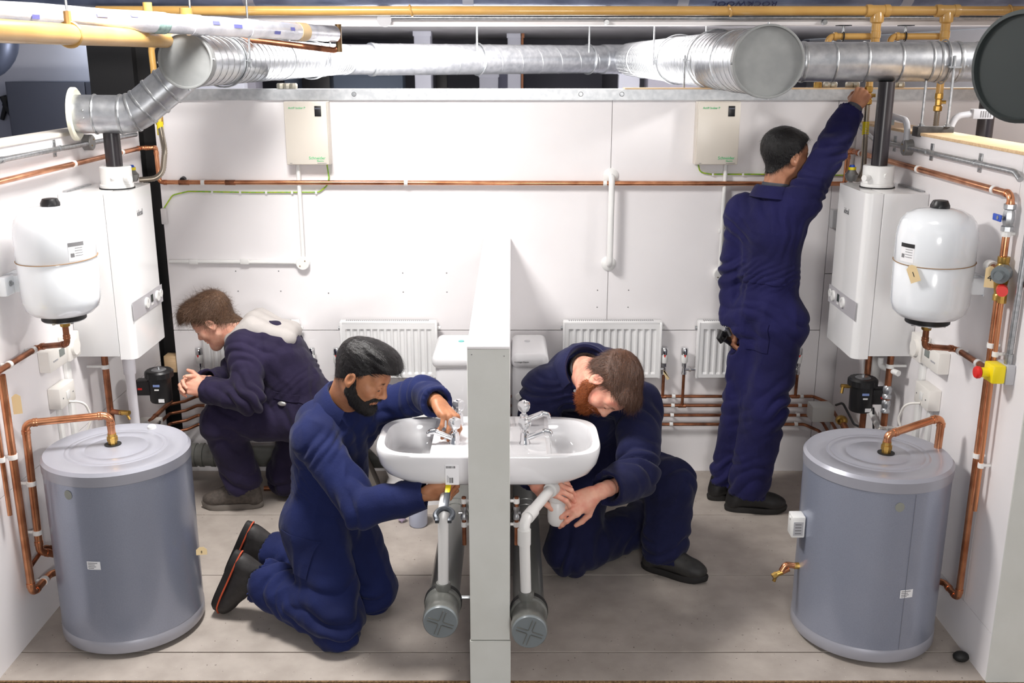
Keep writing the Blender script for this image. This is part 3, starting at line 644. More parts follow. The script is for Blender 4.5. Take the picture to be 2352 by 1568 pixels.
M().lathe([(.0, .8), (.027, .8), (.027, .862), (.024, .868), (0, .868)], (-1.70, 4.31, 0), (0, 0, 1), 20).obj('socket', mat('pale_grey_pvc', (222, 220, 226)), o)
M().tube([(-1.70, 4.31, .868), (-1.70, 4.31, .905), (-1.66, 4.36, .93)], .016, 12, fil=.02).obj('trap_tail', LGREY, o)
def magfilter(x, y, z, side, label):
    t = thing('system_filter', label, 'filter', (x, y, z), 'black system filters')
    b = M().lathe([(0, z-.075), (.046, z-.075), (.05, z-.068), (.052, z+.045), (0, z+.045)], (x, y, 0), (0, 0, 1), 30).obj('canister', BLK, t)
    prof = []
    c = M()
    ring = [(.062+(.003 if k % 2 else 0)) for k in range(40)]
    vs = []
    for zz, f in ((z+.045, 1), (z+.07, 1), (z+.078, .88)):
        for k in range(40): a = 2*PI*k/40; vs.append((x+ring[k]*f*math.cos(a), y+ring[k]*f*math.sin(a), zz))
    fs = [(i*40+k, i*40+(k+1) % 40, (i+1)*40+(k+1) % 40, (i+1)*40+k) for i in range(2) for k in range(40)]+[tuple(range(40)), tuple(range(80, 120))]
    lid = c.raw(vs, fs).obj('lid', BLK, t)
    M().lathe([(0, z+.078), (.034, z+.078), (.03, z+.081), (0, z+.081)], (x, y, 0), (0, 0, 1), 20).obj('name_disc', STEEL, lid)
    M().lathe([(0, z+.08), (.007, z+.08), (.007, z+.094), (0, z+.094)], (x, y, 0), (0, 0, 1), 8).obj('vent_screw', STEEL, lid)
    M().bx(x, x+side*.11, y-.03, y+.03, z-.04, z+.03, .006).obj('body_arm', BLK, t)
    for k, (w_, h_, dz) in enumerate(((.03, .01, .01), (.02, .006, -.008))):
        M().bx(x-w_/2, x+w_/2, y-.0535, y-.051, z+dz, z+dz+h_).obj('print_patch', WPL if k else mat('bluish_print', (120, 140, 190), .5), b)
    M().bx(x+.004, x+.03, y-.052, y-.049, z-.066, z-.05).obj('label_patch', PAPER, b)
    M().bx(x+side*.075, x+side*.095, y-.0315, y-.03, z-.012, z-.002).obj('red_mark', RED, t)
    return t
magfilter(-1.64, 4.50, .68, -1, 'black system filter canister below the left boiler')
# pipes beyond the left boiler into the gap
pz = (.436, .385, .331, .280)
for i, z in enumerate(pz):
    x0 = -1.70
    nm = ('topmost', 'second', 'third', 'lowest')[i]
    run('copper_pipe', nm+' of four copper pipes along the foot of the back wall at left', [(-1.80, 4.72-.03*i, z-.02), (-1.78, 4.98, z-.015), (-1.71, 5.02, z-.012), (-1.66, 5.065, z), (-.1435, 5.065, z)], .0082, COPPERD, fil=.02, fits=False,
        clips=[((-1.60-.01*i, 5.065, z), (1, 0, 0)), ((-.7, 5.065, z), (1, 0, 0))], wall=BW, group='four copper pipes along the back wall at left')
    xr = 1.645-.012*i
    run('copper_pipe', nm+' of four copper pipes along the foot of the back wall at right', [(-.0065, 5.065, z), (xr-.06, 5.065, z), (xr, 4.99, z-.01), (xr-.005, 4.66-.06*i, z-.06)], .0082, COPPERD, fil=.03, fits=False,
        clips=[((.85-.002*i, 5.065, z), (1, 0, 0)), ((1.524-.006*i, 5.065, z), (1, 0, 0))], wall=BW, group='four copper pipes along the back wall at right')
t = run('copper_pipe', 'copper pipe rising off the left wall to the topmost back pipe', [(-1.80, 4.5, .40), (-1.77, 4.72, .44), (-1.76, 4.96, .446)], .0112, COPPERD, clips=[((-1.783, 4.66, .429), (0, 1, .17))], wall=(-.05, 0, 0))
v = M().ball((-1.79, 4.52, .41), (.03, .035, .022)).obj('brass_valve', BRASS, t); M().cyl((-1.79, 4.52, .42), (-1.76, 4.54, .45), .008, seg=8).obj('valve_spindle', BRASS, v)
o = M().bx(XL+.004, -1.73, 4.62, 4.74, .36, .44, .006).obj('motor_valve_box', WPL2); tag(o, 'white motorised valve box low on the left wall', 'valve box')
o = M().tube([(-1.72, 4.49, .44), (-1.72, 4.53, .415), (-1.71, 4.6, .425), (-1.72, 4.67, .44)], .005, 8, fil=.03).obj('cable', BLK); tag(o, 'black cable looped over the left motorised valve', 'cable')
# right wall copper
t = run('copper_pipe', 'copper pipe along the right wall with blue lever valve and tall riser', [(1.655, 5.068, 1.56), (1.655, 5.06, 1.712), (XR-.03, 4.98, 1.712), (XR-.03, 3.39, 1.712), (XR-.03, 3.39, .205), (XR-.03, 3.51, .205), (1.585, 3.58, .205)], .0125, fil=.026,
    clips=[((XR-.03, 4.9, 1.712), (0, 1, 0)), ((XR-.03, 4.193, 1.712), (0, 1, 0)), ((XR-.03, 3.514, 1.712), (0, 1, 0)), ((XR-.03, 3.39, 1.58), (0, 0, 1)), ((XR-.03, 3.39, 1.19), (0, 0, 1)), ((XR-.03, 3.39, .78), (0, 0, 1))], wall=RW)
bv = M().lathe([(.013, -.045), (.021, -.045), (.021, -.03), (.016, -.026), (.020, -.01), (.020, .012), (.016, .026), (.021, .03), (.021, .045), (.013, .045)], (XR-.03, 3.39, 1.635), (0, 0, 1), 8).obj('lever_valve', STEEL, t)
lv = M().bx(XR-.066, XR-.058, 3.375, 3.43, 1.622, 1.645, .003).obj('lever', BLUE, bv)
M().cyl((XR-.05, 3.39, 1.635), (XR-.068, 3.39, 1.635), .007, seg=8).obj('spindle', STEEL, bv)
mv = thing('inlet_valve', 'brass inlet control valve with grey and red caps on the right riser', 'valve', (XR-.03, 3.375, 1.44))
b = M().lathe([(.013, -.085), (.02, -.083), (.02, -.065), (.017, -.06), (.022, -.03), (.026, .0), (.026, .03), (.018, .045), (.02, .05), (.02, .068), (.013, .07)], (XR-.03, 3.385, 1.435), (0, 0, 1), 14).obj('valve_body', BRASS, mv)
M().tube([(XR-.03, 3.375, 1.45), (XR-.06, 3.335, 1.45)], [.03, .03], 20).obj('reducer_cap', GREYPL2, mv)
M().cyl((XR-.06, 3.335, 1.45), (XR-.075, 3.315, 1.45), .016, .014).obj('reducer_knob', GREYPL2, mv)
M().tube([(XR-.03, 3.375, 1.40), (XR-.045, 3.34, 1.40)], .016, 12).obj('relief_neck', BRASS, mv)
M().cyl((XR-.045, 3.34, 1.40), (XR-.06, 3.305, 1.40), .019, .018, seg=14).obj('relief_cap', RED, mv)
M().cyl((XR-.034, 3.352, 1.40), (XR-.034, 3.352, 1.35), .015, seg=8).obj('discharge_nut', BRASS, mv)
sb = thing('pipe_stub', 'capped copper stub beside the brass inlet valve', 'pipe stub', (XR-.03, 3.44, 1.455))
M().cyl((XR-.03, 3.395, 1.45), (XR-.034, 3.45, 1.455), .0112, seg=14).obj('pipe', COPPERD, sb)
M().lathe([(0, 0), (.018, 0), (.021, .006), (.021, .032), (.017, .04), (0, .04)], (XR-.034, 3.445, 1.455), (0, 1, 0), 20).obj('push_fit_cap', WPL, sb)
run('copper_pipe', 'thin copper discharge pipe beside the right riser ending open', [(XR-.034, 3.352, 1.36), (XR-.034, 3.345, .585)], .0075, clips=[((XR-.034, 3.349, 1.17), (0, 0, 1)), ((XR-.034, 3.346, .76), (0, 0, 1))], wall=(.034, 0, 0), m=mat('pale_copper', (222, 152, 110), .3, .9))
card_tag((XR-.062, 3.40, 1.43), .032, .075, (math.radians(90), 0, math.radians(-35)), 'buff card tag hanging beside the brass inlet valve', '4')
card_tag((XL+.06, 3.46, .95), .03, .075, (math.radians(90), 0, math.radians(25)), 'buff card tag hanging on the riser at the left edge')
run('copper_pipe', 'dark copper pipe from the right expansion vessel to the right riser', [(1.515, 3.585, 1.225), (1.515, 3.585, 1.13), (XR-.03, 3.66, 1.10), (XR-.03, 3.40, 1.10)], .0112, COPPERD,
    clips=[((XR-.03, 3.62, 1.10), (0, 1, 0)), ((XR-.03, 3.47, 1.10), (0, 1, 0))], wall=RW)
nv = thing('union_fitting', 'brass union under the right expansion vessel', 'pipe fitting', (1.515, 3.585, 1.2), 'vessel unions')
M().lathe([(.0, -.014), (.017, -.014), (.019, -.008), (.019, .008), (.017, .012), (0, .012)], (1.515, 3.585, 1.208), (0, 0, 1), 8).obj('union_nut', BRASS, nv)
run('copper_pipe', 'copper loop from the right cylinder lid to the right wall', [(1.387, 3.513, .78), (1.387, 3.513, .812), (1.60, 3.56, .865), (1.602, 3.57, .70)], .0142, fil=.024)
# below the right boiler
t = run('copper_pipe', 'dark copper pipe with chrome valves below the right boiler', [(1.62, 4.16, .93), (1.62, 4.16, .40)], .0142, COPPERD, clips=[((1.62, 4.16, .88), (0, 0, 1)), ((1.62, 4.16, .60), (0, 0, 1))], wall=(.07, 0, 0))
for z in (.765, .70): M().lathe([(.013, -.03), (.02, -.03), (.02, -.015), (.016, -.01), (.02, .005), (.02, .02), (.013, .03)], (1.62, 4.16, z), (0, 0, 1), 8).obj('isolating_valve', STEEL, t)
run('copper_pipe', 'copper pipe dropping behind the right system filter', [(1.60, 4.36, .93), (1.60, 4.36, .40)], .0142, COPPERD)
magfilter(1.55, 4.27, .715, 1, 'black system filter canister below the right boiler')
t = thing('drain_cock', 'small brass drain cock left of the right system filter', 'drain cock', (1.47, 4.30, .74))
M().cyl((1.50, 4.29, .745), (1.462, 4.29, .748), .009, seg=8).obj('valve_body', BRASS, t); M().cyl((1.47, 4.288, .745), (1.466, 4.285, .715), .007, seg=8).obj('spout', BRASS, t)
o = thing('waste_pipe', 'white condensate pipe sloping below the right boiler', 'plastic pipe', (1.60, 4.4, .8))
M().tube([(1.60, 4.22, .90), (1.60, 4.22, .862), (1.645, 4.12, .858)], .013, 12, fil=.02).obj('pipe', WPL, o)
M().tube([(1.665, 4.55, .60), (1.66, 4.2, .50), (1.66, 4.1, .38)], .013, 12, fil=.02).obj('slope_pipe', WPL, o)
o = M().tube([(1.61, 4.08, .52), (1.605, 4.08, .60), (1.585, 4.08, .635), (1.555, 4.08, .60), (1.55, 4.08, .50)], .009, 12, fil=.03).obj('flexible_hose', mat('braided_steel', (176, 170, 164), .35, .8, bump=.6, bscale=300)); tag(o, 'braided steel filling loop behind the right cylinder', 'hose')
o = M().bx(1.50, 1.61, 4.78, 4.88, .395, .475, .006).obj('motor_valve_box', mat('grey_valve_box', (196, 196, 192), .4)); tag(o, 'grey motorised valve box in the right back corner', 'valve box')
o = M().tube([(1.62, 4.80, .48), (1.625, 4.72, .52), (1.64, 4.58, .46), (1.65, 4.5, .47)], .006, 8, fil=.05).obj('cable', BLK); tag(o, 'black cable arching from the right motorised valve', 'cable')
t = thing('brass_valve', 'brass zone valve body beside the grey motorised valve box', 'valve', (1.63, 4.72, .42))
M().ball((1.63, 4.73, .425), (.03, .035, .025)).obj('valve_body', BRASS, t); M().tube([(1.63, 4.73, .425), (1.655, 4.45, .33)], .0142, 12).obj('pipe', COPPERD, t)
o = M().tube([(1.665, 4.42, .60), (1.66, 4.36, .45), (1.66, 4.30, .40)], .005, 8).obj('cable', BLK); tag(o, 'black cable hanging on the right wall below the boiler', 'cable')
# gas meter style regulators and flexible hoses
def regulator(x, y, z, label):
    t = thing('gas_cock', label, 'gas valve', (x, y, z), 'gas cocks on the boilers')
    M().lathe([(0, -.03), (.02, -.03), (.028, -.012), (.03, 0), (.02, .012), (.016, .02), (0, .02)], (x, y, z), (0, 0, 1), 18).obj('valve_body', mat('cast_zinc', (150, 150, 148), .4, .7), t)
    M().lathe([(0, .02), (.018, .02), (.018, .032), (0, .032)], (x, y, z), (0, 0, 1), 16).obj('yellow_collar', YELB, t)
    M().lathe([(0, .032), (.014, .032), (.010, .042), (0, .043)], (x, y, z), (0, 0, 1), 10).obj('blue_cap', BLUE, t)
    return t
regulator(1.535, 4.62, 1.645, 'gas cock with blue cap behind the right boiler')
regulator(-1.695, 4.56, 1.65, 'gas cock with blue cap behind the left boiler')
HOSE = mat('corrugated_steel', (170, 160, 146), .35, .85)
def hose(pts, label):
    P = fillet(pts, .09, 8); Q = []; 
    for a, b in zip(P, P[1:]):
        n = max(1, int((b-a).length/.004))
        for k in range(n): Q.append(a+(b-a)*k/n)
    Q.append(P[-1])
    o = M().tube(Q, [.0115 if k % 2 else .0135 for k in range(len(Q))], 10).obj('gas_hose', HOSE, None, 80)
    return tag(o, label, 'hose', 'corrugated gas hoses')
hose([(1.622, 4.75, 1.945), (1.622, 4.74, 1.80), (1.60, 4.66, 1.66), (1.575, 4.63, 1.62), (1.55, 4.62, 1.625)], 'corrugated steel gas hose behind the right boiler')
hose([(-1.592, 4.68, 1.86), (-1.56, 4.62, 1.75), (-1.575, 4.6, 1.63), (-1.67, 4.57, 1.625)], 'corrugated steel gas hose behind the left boiler')
hose([(1.945, 4.75, 1.915), (1.94, 4.74, 1.80)], 'short corrugated gas hose beyond the right wall')
for c, d, lab in (((1.622, 4.745, 1.84), (0, .05, 1), 'yellow warning sleeve on the right gas hose'), ((-1.59, 4.675, 1.845), (0, 0, 1), 'yellow warning sleeve on the left gas hose')):
    tag(M().lathe([(.0135, -.03), (.0148, -.03), (.0148, .03), (.0135, .03)], c, d, 16).obj('warning_sleeve', YELB), lab, 'sleeve', 'yellow hose sleeves')
# ---------------------------------------------------------------- earth wires
EW = mat('green_yellow_wire', (170, 190, 40), .5, noise=1, nscale=60, col2=(110, 170, 60))
for pts, lab, ts in (([(-.918, 5.085, 1.64), (-.912, 5.09, 1.575), (-.925, 5.09, 1.535), (-.965, 5.09, 1.504), (-1.3, 5.09, 1.503), (-1.62, 5.09, 1.508), (-1.70, 5.09, 1.49), (-1.752, 5.09, 1.42)], 'green and yellow earth wire under the left fuse box', (-1.5, -1.36, -1.23, -1.1, -.98)),
                     ([(.925, 5.085, 1.64), (.935, 5.09, 1.603), (.99, 5.09, 1.593), (1.3, 5.09, 1.593), (1.66, 5.09, 1.588)], 'green and yellow earth wire under the right fuse box', (1.0, 1.15, 1.3, 1.45))):
    t = thing('earth_wire', lab, 'wire', pts[0], 'earth wires')
    M().tube(pts, .0035, 8, fil=.04).obj('wire', EW, t)
    for x in ts: M().box((x, 5.093, 1.503 if x < 0 else 1.593), (.010, .014, .014)).obj('cable_clip', WPL, t)
# ================================================================ radiators
def radiator(x0, x1, label, zt=.85, zb=.545):
    t = thing('radiator', label, 'radiator', ((x0+x1)/2, 5.06, zb), 'white panel radiators')
    yf, yb = 5.035, 5.085; n = int(round((x1-x0-.05)/.0345)); 
    # pressed front panel with vertical flutes
    xs = [x0+.012]; 
    L0, L1 = x0+.025, x1-.025; w = (L1-L0)/n
    rows = [zb+.004, zb+.022, zb+.032, zt-.05, zt-.04, zt-.014]
    cols = [(x0+.010, 0)]
    for i in range(n):
        a = L0+i*w
        cols += [(a+w*.12, 0), (a+w*.3, 1), (a+w*.7, 1), (a+w*.88, 0)]
    cols.append((x1-.010, 0))
    vs = []; fs = []; R = len(rows)
    for (x, dpt) in cols:
        for j, z in enumerate(rows):
            d = .009*dpt if 2 <= j <= 3 else 0
            vs.append((x, yf+d, z))
    for i in range(len(cols)-1):
        for j in range(R-1): fs.append((i*R+j, (i+1)*R+j, (i+1)*R+j+1, i*R+j+1))
    M().raw(vs, fs).obj('front_panel', WEN, t, 25)
    M().bx(x0+.01, x1-.01, yf+.012, yf+.03, zb+.004, zt-.02, .003).obj('back_panel', WEN, t)
    for a in (x0, x1-.012): M().bx(a, a+.012, yf-.002, yb, zb, zt-.004, .002).obj('side_panel', WEN, t)
    M().bx(x0+.003, x1-.003, yf, yf+.006, zt-.016, zt-.002, .002).obj('top_rail', WEN, t)
    g = M().bx(x0+.003, x1-.003, yf+.002, yb, zt-.004, zt, .001).obj('top_grille', WEN, t)
    m = M(); k = int((x1-x0-.06)/.0105)
    for i in range(k):
        a = x0+.03+i*.0105; m.bx(a, a+.0055, yf+.012, yb-.01, zt, zt+.0006)
    s = m.obj('grille_slots', GREYT, g); s['kind'] = 'stuff'
    M().cyl((x1, 5.062, zt-.04), (x1+.016, 5.062, zt-.04), .010, seg=8).obj('bleed_plug', WPL, t)
    M().cyl((x0, 5.062, zt-.04), (x0-.010, 5.062, zt-.04), .010, seg=8).obj('bleed_plug', STEEL, t)
    for a in (x0+.08, x1-.08): M().bx(a-.012, a+.012, yb-.002, YB, zb+.05, zt-.05).obj('wall_bracket', WEN, t)
    return t
radiator(-1.595, -1.095, 'white panel radiator behind the crouching young man')
radiator(-.885, -.385, 'white panel radiator behind the dark-haired man at the left basin')
radiator(.262, .772, 'white panel radiator behind the bearded man')
radiator(.956, 1.456, 'white panel radiator behind the standing man')
def trv(x, xr, label, zp):
    t = thing('radiator_valve', label, 'radiator valve', (x, 5.055, zp), 'radiator valves')
    h = M().lathe([(0, .624), (.016, .624), (.0185, .632), (.0185, .665), (.017, .672), (0, .672)], (x, 5.055, 0), (0, 0, 1), 24).obj('valve_head', WPL, t)
    M().lathe([(0, .668), (.0175, .668), (.0185, .672), (.0185, .700), (.015, .705), (0, .705)], (x, 5.055, 0), (0, 0, 1), 24).obj('chrome_cap', CHROME, h)
    M().prism([(-.006, 0), (.006, 0), (0, -.014)], (x-.001, 5.0362, .669), (1, 0, 0), (0, 0, 1), -.0012).obj('red_mark', RED, h)
    M().lathe([(.010, .56), (.0135, .562), (.0135, .575), (.010, .579), (.010, .60), (.0135, .604), (.0135, .624), (0, .624)], (x, 5.055, 0), (0, 0, 1), 10).obj('valve_body', CHROME, t)
    M().tube([(x, 5.055, .588), (xr, 5.055, .588)], .009, 12).obj('tail', CHROME, t)
    M().cyl(((x+xr)/2-.006, 5.055, .588), ((x+xr)/2+.006, 5.055, .588), .0125, seg=6).obj('tail_nut', CHROME, t)
    M().cyl((x, 5.055, .565), (x, 5.06, zp), .0078, seg=12).obj('riser', COPPERD, t)
    fit(t, (x, 5.062, zp), (1, 0, 0), .0085, .04, COPPERD, 'tee')
    return t
trv(.792, .772, 'radiator valve right of the radiator behind the bearded man', .436)
trv(.897, .956, 'radiator valve left of the radiator behind the standing man', .385)
trv(-.91, -.885, 'radiator valve between the crouching and kneeling men at left', .436)
trv(-1.04, -1.095, 'radiator valve behind the back of the crouching young man', .385)
trv(-1.625, -1.595, 'radiator valve beside the hands of the crouching young man', .436)
trv(1.49, 1.456, 'radiator valve behind the legs of the standing man', .436)
t = thing('drain_cock', 'brass drain cock at the left end of the topmost right back pipe', 'drain cock', (.75, 5.06, .43))
M().cyl((.775, 5.062, .436), (.742, 5.058, .438), .0095, .011, seg=8).obj('valve_body', BRASS, t); M().cyl((.757, 5.056, .434), (.75, 5.045, .40), .0065, .008, seg=8).obj('spout', BRASS, t)
card_tag((.80, 5.03, .565), .016, .055, (math.radians(90), math.radians(-28), 0), 'small buff tag on the radiator valve beside the bearded man')
# ================================================================ electrical on the back wall
def fusebox(x0, x1, label, inner):
    z0, z1 = 1.645, 1.948
    t = thing('fuse_box', label, 'fuse box', ((x0+x1)/2, 5.06, z0), 'cream fuse boxes')
    M().bx(x0, x1, 5.035, YB, z0, z1, .003).obj('case', CREAM, t)
    d = M().bx(x0+.003, x1-.003, 5.022, 5.034, z0+.003, z1-.003, .003).obj('door', CREAM, t)
    M().bx(x1-.062, x1-.030, 5.0195, 5.023, z1-.07, z1-.02, .001).obj('window', BLK, d)
    M().bx(x1-.060, x1-.032, 5.0188, 5.0195, z1-.035, z1-.030).obj('window_bar', DGREY, d)
    text('Acti9 Isobar P', .0145, GREENT, (x0+.066, 5.0212, z1-.03), (1, 0, 0), (0, 0, 1), d)
    text('Schneider', .0205, GREENT, (x1-.06, 5.0212, z0+.034), (1, 0, 0), (0, 0, 1), d)
    text('Electric', .011, GREENT, (x1-.045, 5.0212, z0+.020), (1, 0, 0), (0, 0, 1), d)
    M().bx(x1-.06, x1-.015, 5.0214, 5.0218, z0+.0075, z0+.0100).obj('small_print', GREYT, d)
    M().bx(x0+.018, x0+.030, 5.0214, 5.0218, z0+.0075, z0+.0100).obj('small_print', GREYT, d)
    return t
fusebox(-1.106, -.893, 'cream fuse box on the back wall in the left bay', 1)
fusebox(.898, 1.108, 'cream fuse box on the back wall in the right bay', -1)
def jbox(par, x, z, r=.034):
    j = M().lathe([(0, 0), (r, 0), (r, .03), (r-.002, .034), (0, .035)], (x, YB, z), (0, -1, 0), 32).obj('junction_box', WPL, par)
    for s in (-1, 1): M().cyl((x+s*.013, YB-.034, z+s*.013), (x+s*.013, YB-.0365, z+s*.013), .003, seg=8).obj('cover_screw', BRASS, j)
    return j
t = thing('conduit', 'white conduit from the left fuse box down to a round junction box', 'conduit', (-1.06, 5.09, 1.15))
M().tube([(-1.061, 5.078, 1.645), (-1.061, 5.078, 1.16)], .0105, 14).obj('vertical_tube', WPL, t)
M().tube([(-1.745, 5.085, 1.153), (-1.07, 5.085, 1.148)], .0105, 14).obj('horizontal_tube', WPL, t)
for x in (-1.62, -1.36): M().bx(x-.022, x+.022, 5.072, YB, 1.14, 1.165, .003).obj('saddle_clip', WPL, t)
M().cyl((-1.105, 5.085, 1.148), (-1.09, 5.085, 1.148), .014).obj('adaptor', WPL, t)
jbox(t, -1.064, 1.146)
t = thing('conduit', 'white conduit from the right fuse box down to a round junction box', 'conduit', (1.06, 5.09, 1.09))
M().tube([(1.06, 5.078, 1.645), (1.06, 5.078, 1.10)], .0105, 14).obj('vertical_tube', WPL, t)
M().bx(1.045, 1.076, 5.072, YB, 1.30, 1.32, .003).obj('saddle_clip', WPL, t)
jbox(t, 1.062, 1.088)
t = thing('grab_rail', 'white grab rail mounted upright on the back wall', 'grab rail', (.493, 5.05, 1.36))
M().tube([(.493, YB, 1.582), (.493, 5.035, 1.582), (.493, 5.035, 1.142), (.493, YB, 1.142)], .0155, 18, fil=.03).obj('rail', WPL, t)
for z in (1.585, 1.14):
    f = M().lathe([(0, 0), (.038, 0), (.038, .005), (.03, .011), (.018, .014), (0, .014)], (.493, YB, z), (0, -1, 0), 32).obj('rose', WPL, t)
# ================================================================ wall controls on the side walls
def wallbox(side, y0, y1, z0, z1, d, name, label, cat, m=None):
    xw = XL if side < 0 else XR
    t = thing(name, label, cat, (xw, (y0+y1)/2, z0))
    M().bx(xw, xw-side*d, y0, y1, z0, z1, .004).obj('case', m or WPL2, t)
    return t
for side in (-1, 1):
    w = 'left' if side < 0 else 'right'; xw = XL if side < 0 else XR; s = -side
    yo = 0 if side > 0 else .02
    t = wallbox(side, 3.76+yo, 3.92+yo, .965, 1.05, .045, 'heating_programmer', 'white heating programmer with small screen on the %s wall' % w, 'programmer')
    M().bx(xw+s*.045, xw+s*.047, 3.85+yo, 3.895+yo, 1.005, 1.035).obj('screen', mat('grey_lcd', (120, 126, 122), .2), t)
    for k in range(3): M().bx(xw+s*.045, xw+s*.0475, 3.79+yo+k*.015, 3.80+yo+k*.015, 1.0, 1.006).obj('button', LGREY, t)
    t = wallbox(side, 3.95+yo, 4.06+yo, .955, 1.06, .04, 'room_thermostat', 'round-dial room thermostat beside the %s programmer' % w, 'thermostat')
    M().lathe([(0, 0), (.036, 0), (.034, .012), (0, .012)], (xw+s*.04, 4.0+yo, 1.007), (s, 0, 0), 28).obj('dial', WPL2, t)
    t = wallbox(side, 3.80+yo, 3.94+yo, .80, .886, .05, 'fused_switch', 'white fused switch with cable on the %s wall' % w, 'switch')
    M().bx(xw+s*.05, xw+s*.054, 3.855+yo, 3.885+yo, .826, .858, .002).obj('rocker', WPL, t)
    M().cyl((xw+s*.05, 3.825+yo, .84), (xw+s*.052, 3.825+yo, .84), .003).obj('cover_screw', GREYT, t)
    M().cyl((xw+s*.05, 3.917+yo, .84), (xw+s*.052, 3.917+yo, .84), .003).obj('cover_screw', GREYT, t)
    o = M().tube([(xw+s*.05, 3.87+yo, .812), (xw+s*.10, 3.90+yo, .80), (xw+s*.11, 3.93+yo, .72), (xw+s*.06, 3.90+yo, .60), (xw+s*.03, 3.88+yo, .40)], .005, 10, fil=.05).obj('cable', WPL2); tag(o, 'white flex curling from the fused switch on the %s wall' % w, 'cable')
    t = thing('trunking', 'white trunking below the programmer on the %s wall' % w, 'trunking', (xw, 3.9, .3))
    M().bx(xw, xw+s*.016, 3.965+yo, 4.005+yo, .15, .955, .002).obj('duct_body', WPL, t)
    M().bx(xw, xw+s*.014, 3.855+yo, 3.885+yo, .15, .80, .002).obj('duct_body', WPL, t)
    M().bx(xw, xw+s*.014, 3.885+yo, 3.965+yo, .835, .85, .002).obj('duct_body', WPL, t)
    # galvanised conduit with saddles and round boxes
    t = thing('conduit', 'galvanised conduit with saddles along the top of the %s wall' % w, 'conduit', (xw, 4, 1.79))
    x = xw+s*.022; zc = 1.80 if side < 0 else 1.785
    pts = [(x, 3.05, zc+.004), (x, 5.0, zc-.006)] if side < 0 else [(x, 3.36, zc-.02), (x, 3.40, zc), (x, 4.75, zc), (x, 4.98, zc+.05), (x-.02, 5.05, 1.95)]
    M().tube(pts, .0105, 14, fil=.05).obj('conduit_tube', STEEL, t)
    for y in ((3.25, 3.66, 4.141) if side < 0 else (3.709, 4.148, 4.56)):
        sd = M().bx(xw, xw+s*.004, y-.014, y+.014, zc-.034, zc+.034, .001, 1)
        sd.lathe([(.0105, -.010), (.0125, -.010), (.0125, .010), (.0105, .010)], (x, y, zc), (0, 1, 0), 14); so = sd.obj('saddle', STEEL, t)
        for dz in (-.025, .025): M().cyl((xw+s*.004, y, zc+dz), (xw+s*.006, y, zc+dz), .004, seg=8).obj('screw', STEEL, so)
    yb = 4.446 if side < 0 else 4.37
    jb = M().lathe([(0, 0), (.034, 0), (.034, .032), (.030, .036), (0, .036)], (xw, yb, zc), (s, 0, 0), 28).obj('conduit_box', mat('cast_zinc', (150, 150, 148)), t)
    for k in (-1, 1): M().cyl((xw+s*.036, yb+k*.012, zc+k*.012), (xw+s*.038, yb+k*.012, zc+k*.012), .003, seg=8).obj('cover_screw', BRASS, jb)
t = thing('conduit', 'curved grey conduit rising over the right wall to a vented box', 'conduit', (XR-.03, 4.4, 1.8))
M().tube([(XR-.024, 4.37, 1.80), (XR-.024, 4.375, 1.895), (XR-.024, 4.56, 1.905)], .013, 14, fil=.07, n=8).obj('conduit_tube', LGREY, t)
b = M().bx(XR-.06, XR-.012, 4.56, 4.64, 1.865, 1.905, .003).obj('vented_box', GREYPL2, t)
for k in range(4): M().bx(XR-.061, XR-.060, 4.575+.014*k, 4.581+.014*k, 1.873, 1.897).obj('vent_slot', DGREY, b)
t = thing('conduit', 'pale conduit with a vented grey box beyond the right wall', 'conduit', (1.9, 4.3, 1.85))
M().tube([(1.84, 4.35, 1.86), (1.86, 4.35, 1.915), (1.93, 4.35, 1.925)], .014, 14, fil=.04).obj('conduit_tube', LGREY, t)
b = M().bx(1.925, 2.01, 4.33, 4.37, 1.905, 1.945, .003).obj('vented_box', LGREY, t)
for k in range(5): M().bx(1.955+.01*k, 1.959+.01*k, 4.3285, 4.330, 1.912, 1.938).obj('vent_slot', GREYT, b)
# emergency stop
t = thing('emergency_stop', 'yellow emergency stop box with red mushroom button on the right wall', 'stop button', (XR, 3.31, 1.08))
M().bx(XR, XR-.03, 3.262, 3.338, 1.085, 1.155, .004).obj('base', LGREY, t)
M().bx(XR-.03, XR-.075, 3.265, 3.335, 1.088, 1.152, .006).obj('cover', YELB, t)
M().cyl((XR-.075, 3.3, 1.12), (XR-.1, 3.3, 1.12), .017).obj('collar', YELB, t)
M().lathe([(0, 0), (.014, 0), (.021, .004), (.022, .013), (.018, .019), (0, .021)], (XR-.1, 3.3, 1.12), (-1, 0, 0), 28).obj('mushroom_button', RED, t)
t = thing('conduit', 'galvanised conduit rising from the emergency stop box', 'conduit', (XR-.02, 3.28, 1.2))
M().tube([(XR-.018, 3.285, 1.155), (XR-.018, 3.27, 1.78)], .0105, 14).obj('conduit_tube', STEEL, t)
M().cyl((XR-.018, 3.285, 1.155), (XR-.018, 3.284, 1.19), .0135).obj('adaptor', STEEL, t)
M().bx(XR-.004, XR, 3.255, 3.305, 1.42, 1.44).obj('saddle', STEEL, t)
t = thing('emergency_stop', 'red button edge on the left wall at the frame edge', 'stop button', (XL, 3.29, 1.1))
M().bx(XL, XL+.07, 3.255, 3.325, 1.09, 1.16, .006).obj('cover', YELB, t)
M().lathe([(0, 0), (.014, 0), (.021, .004), (.022, .013), (.018, .019), (0, .021)], (XL+.07, 3.30, 1.125), (1, 0, 0), 28).obj('mushroom_button', RED, t)
o = M().bx(-1.762, -1.735, 5.07, YB, 1.345, 1.425, .004).obj('isolator_box', mat('clear_grey_plastic', (208, 204, 204), .3)); tag(o, 'pale isolator box at the left end of the back wall', 'isolator box')
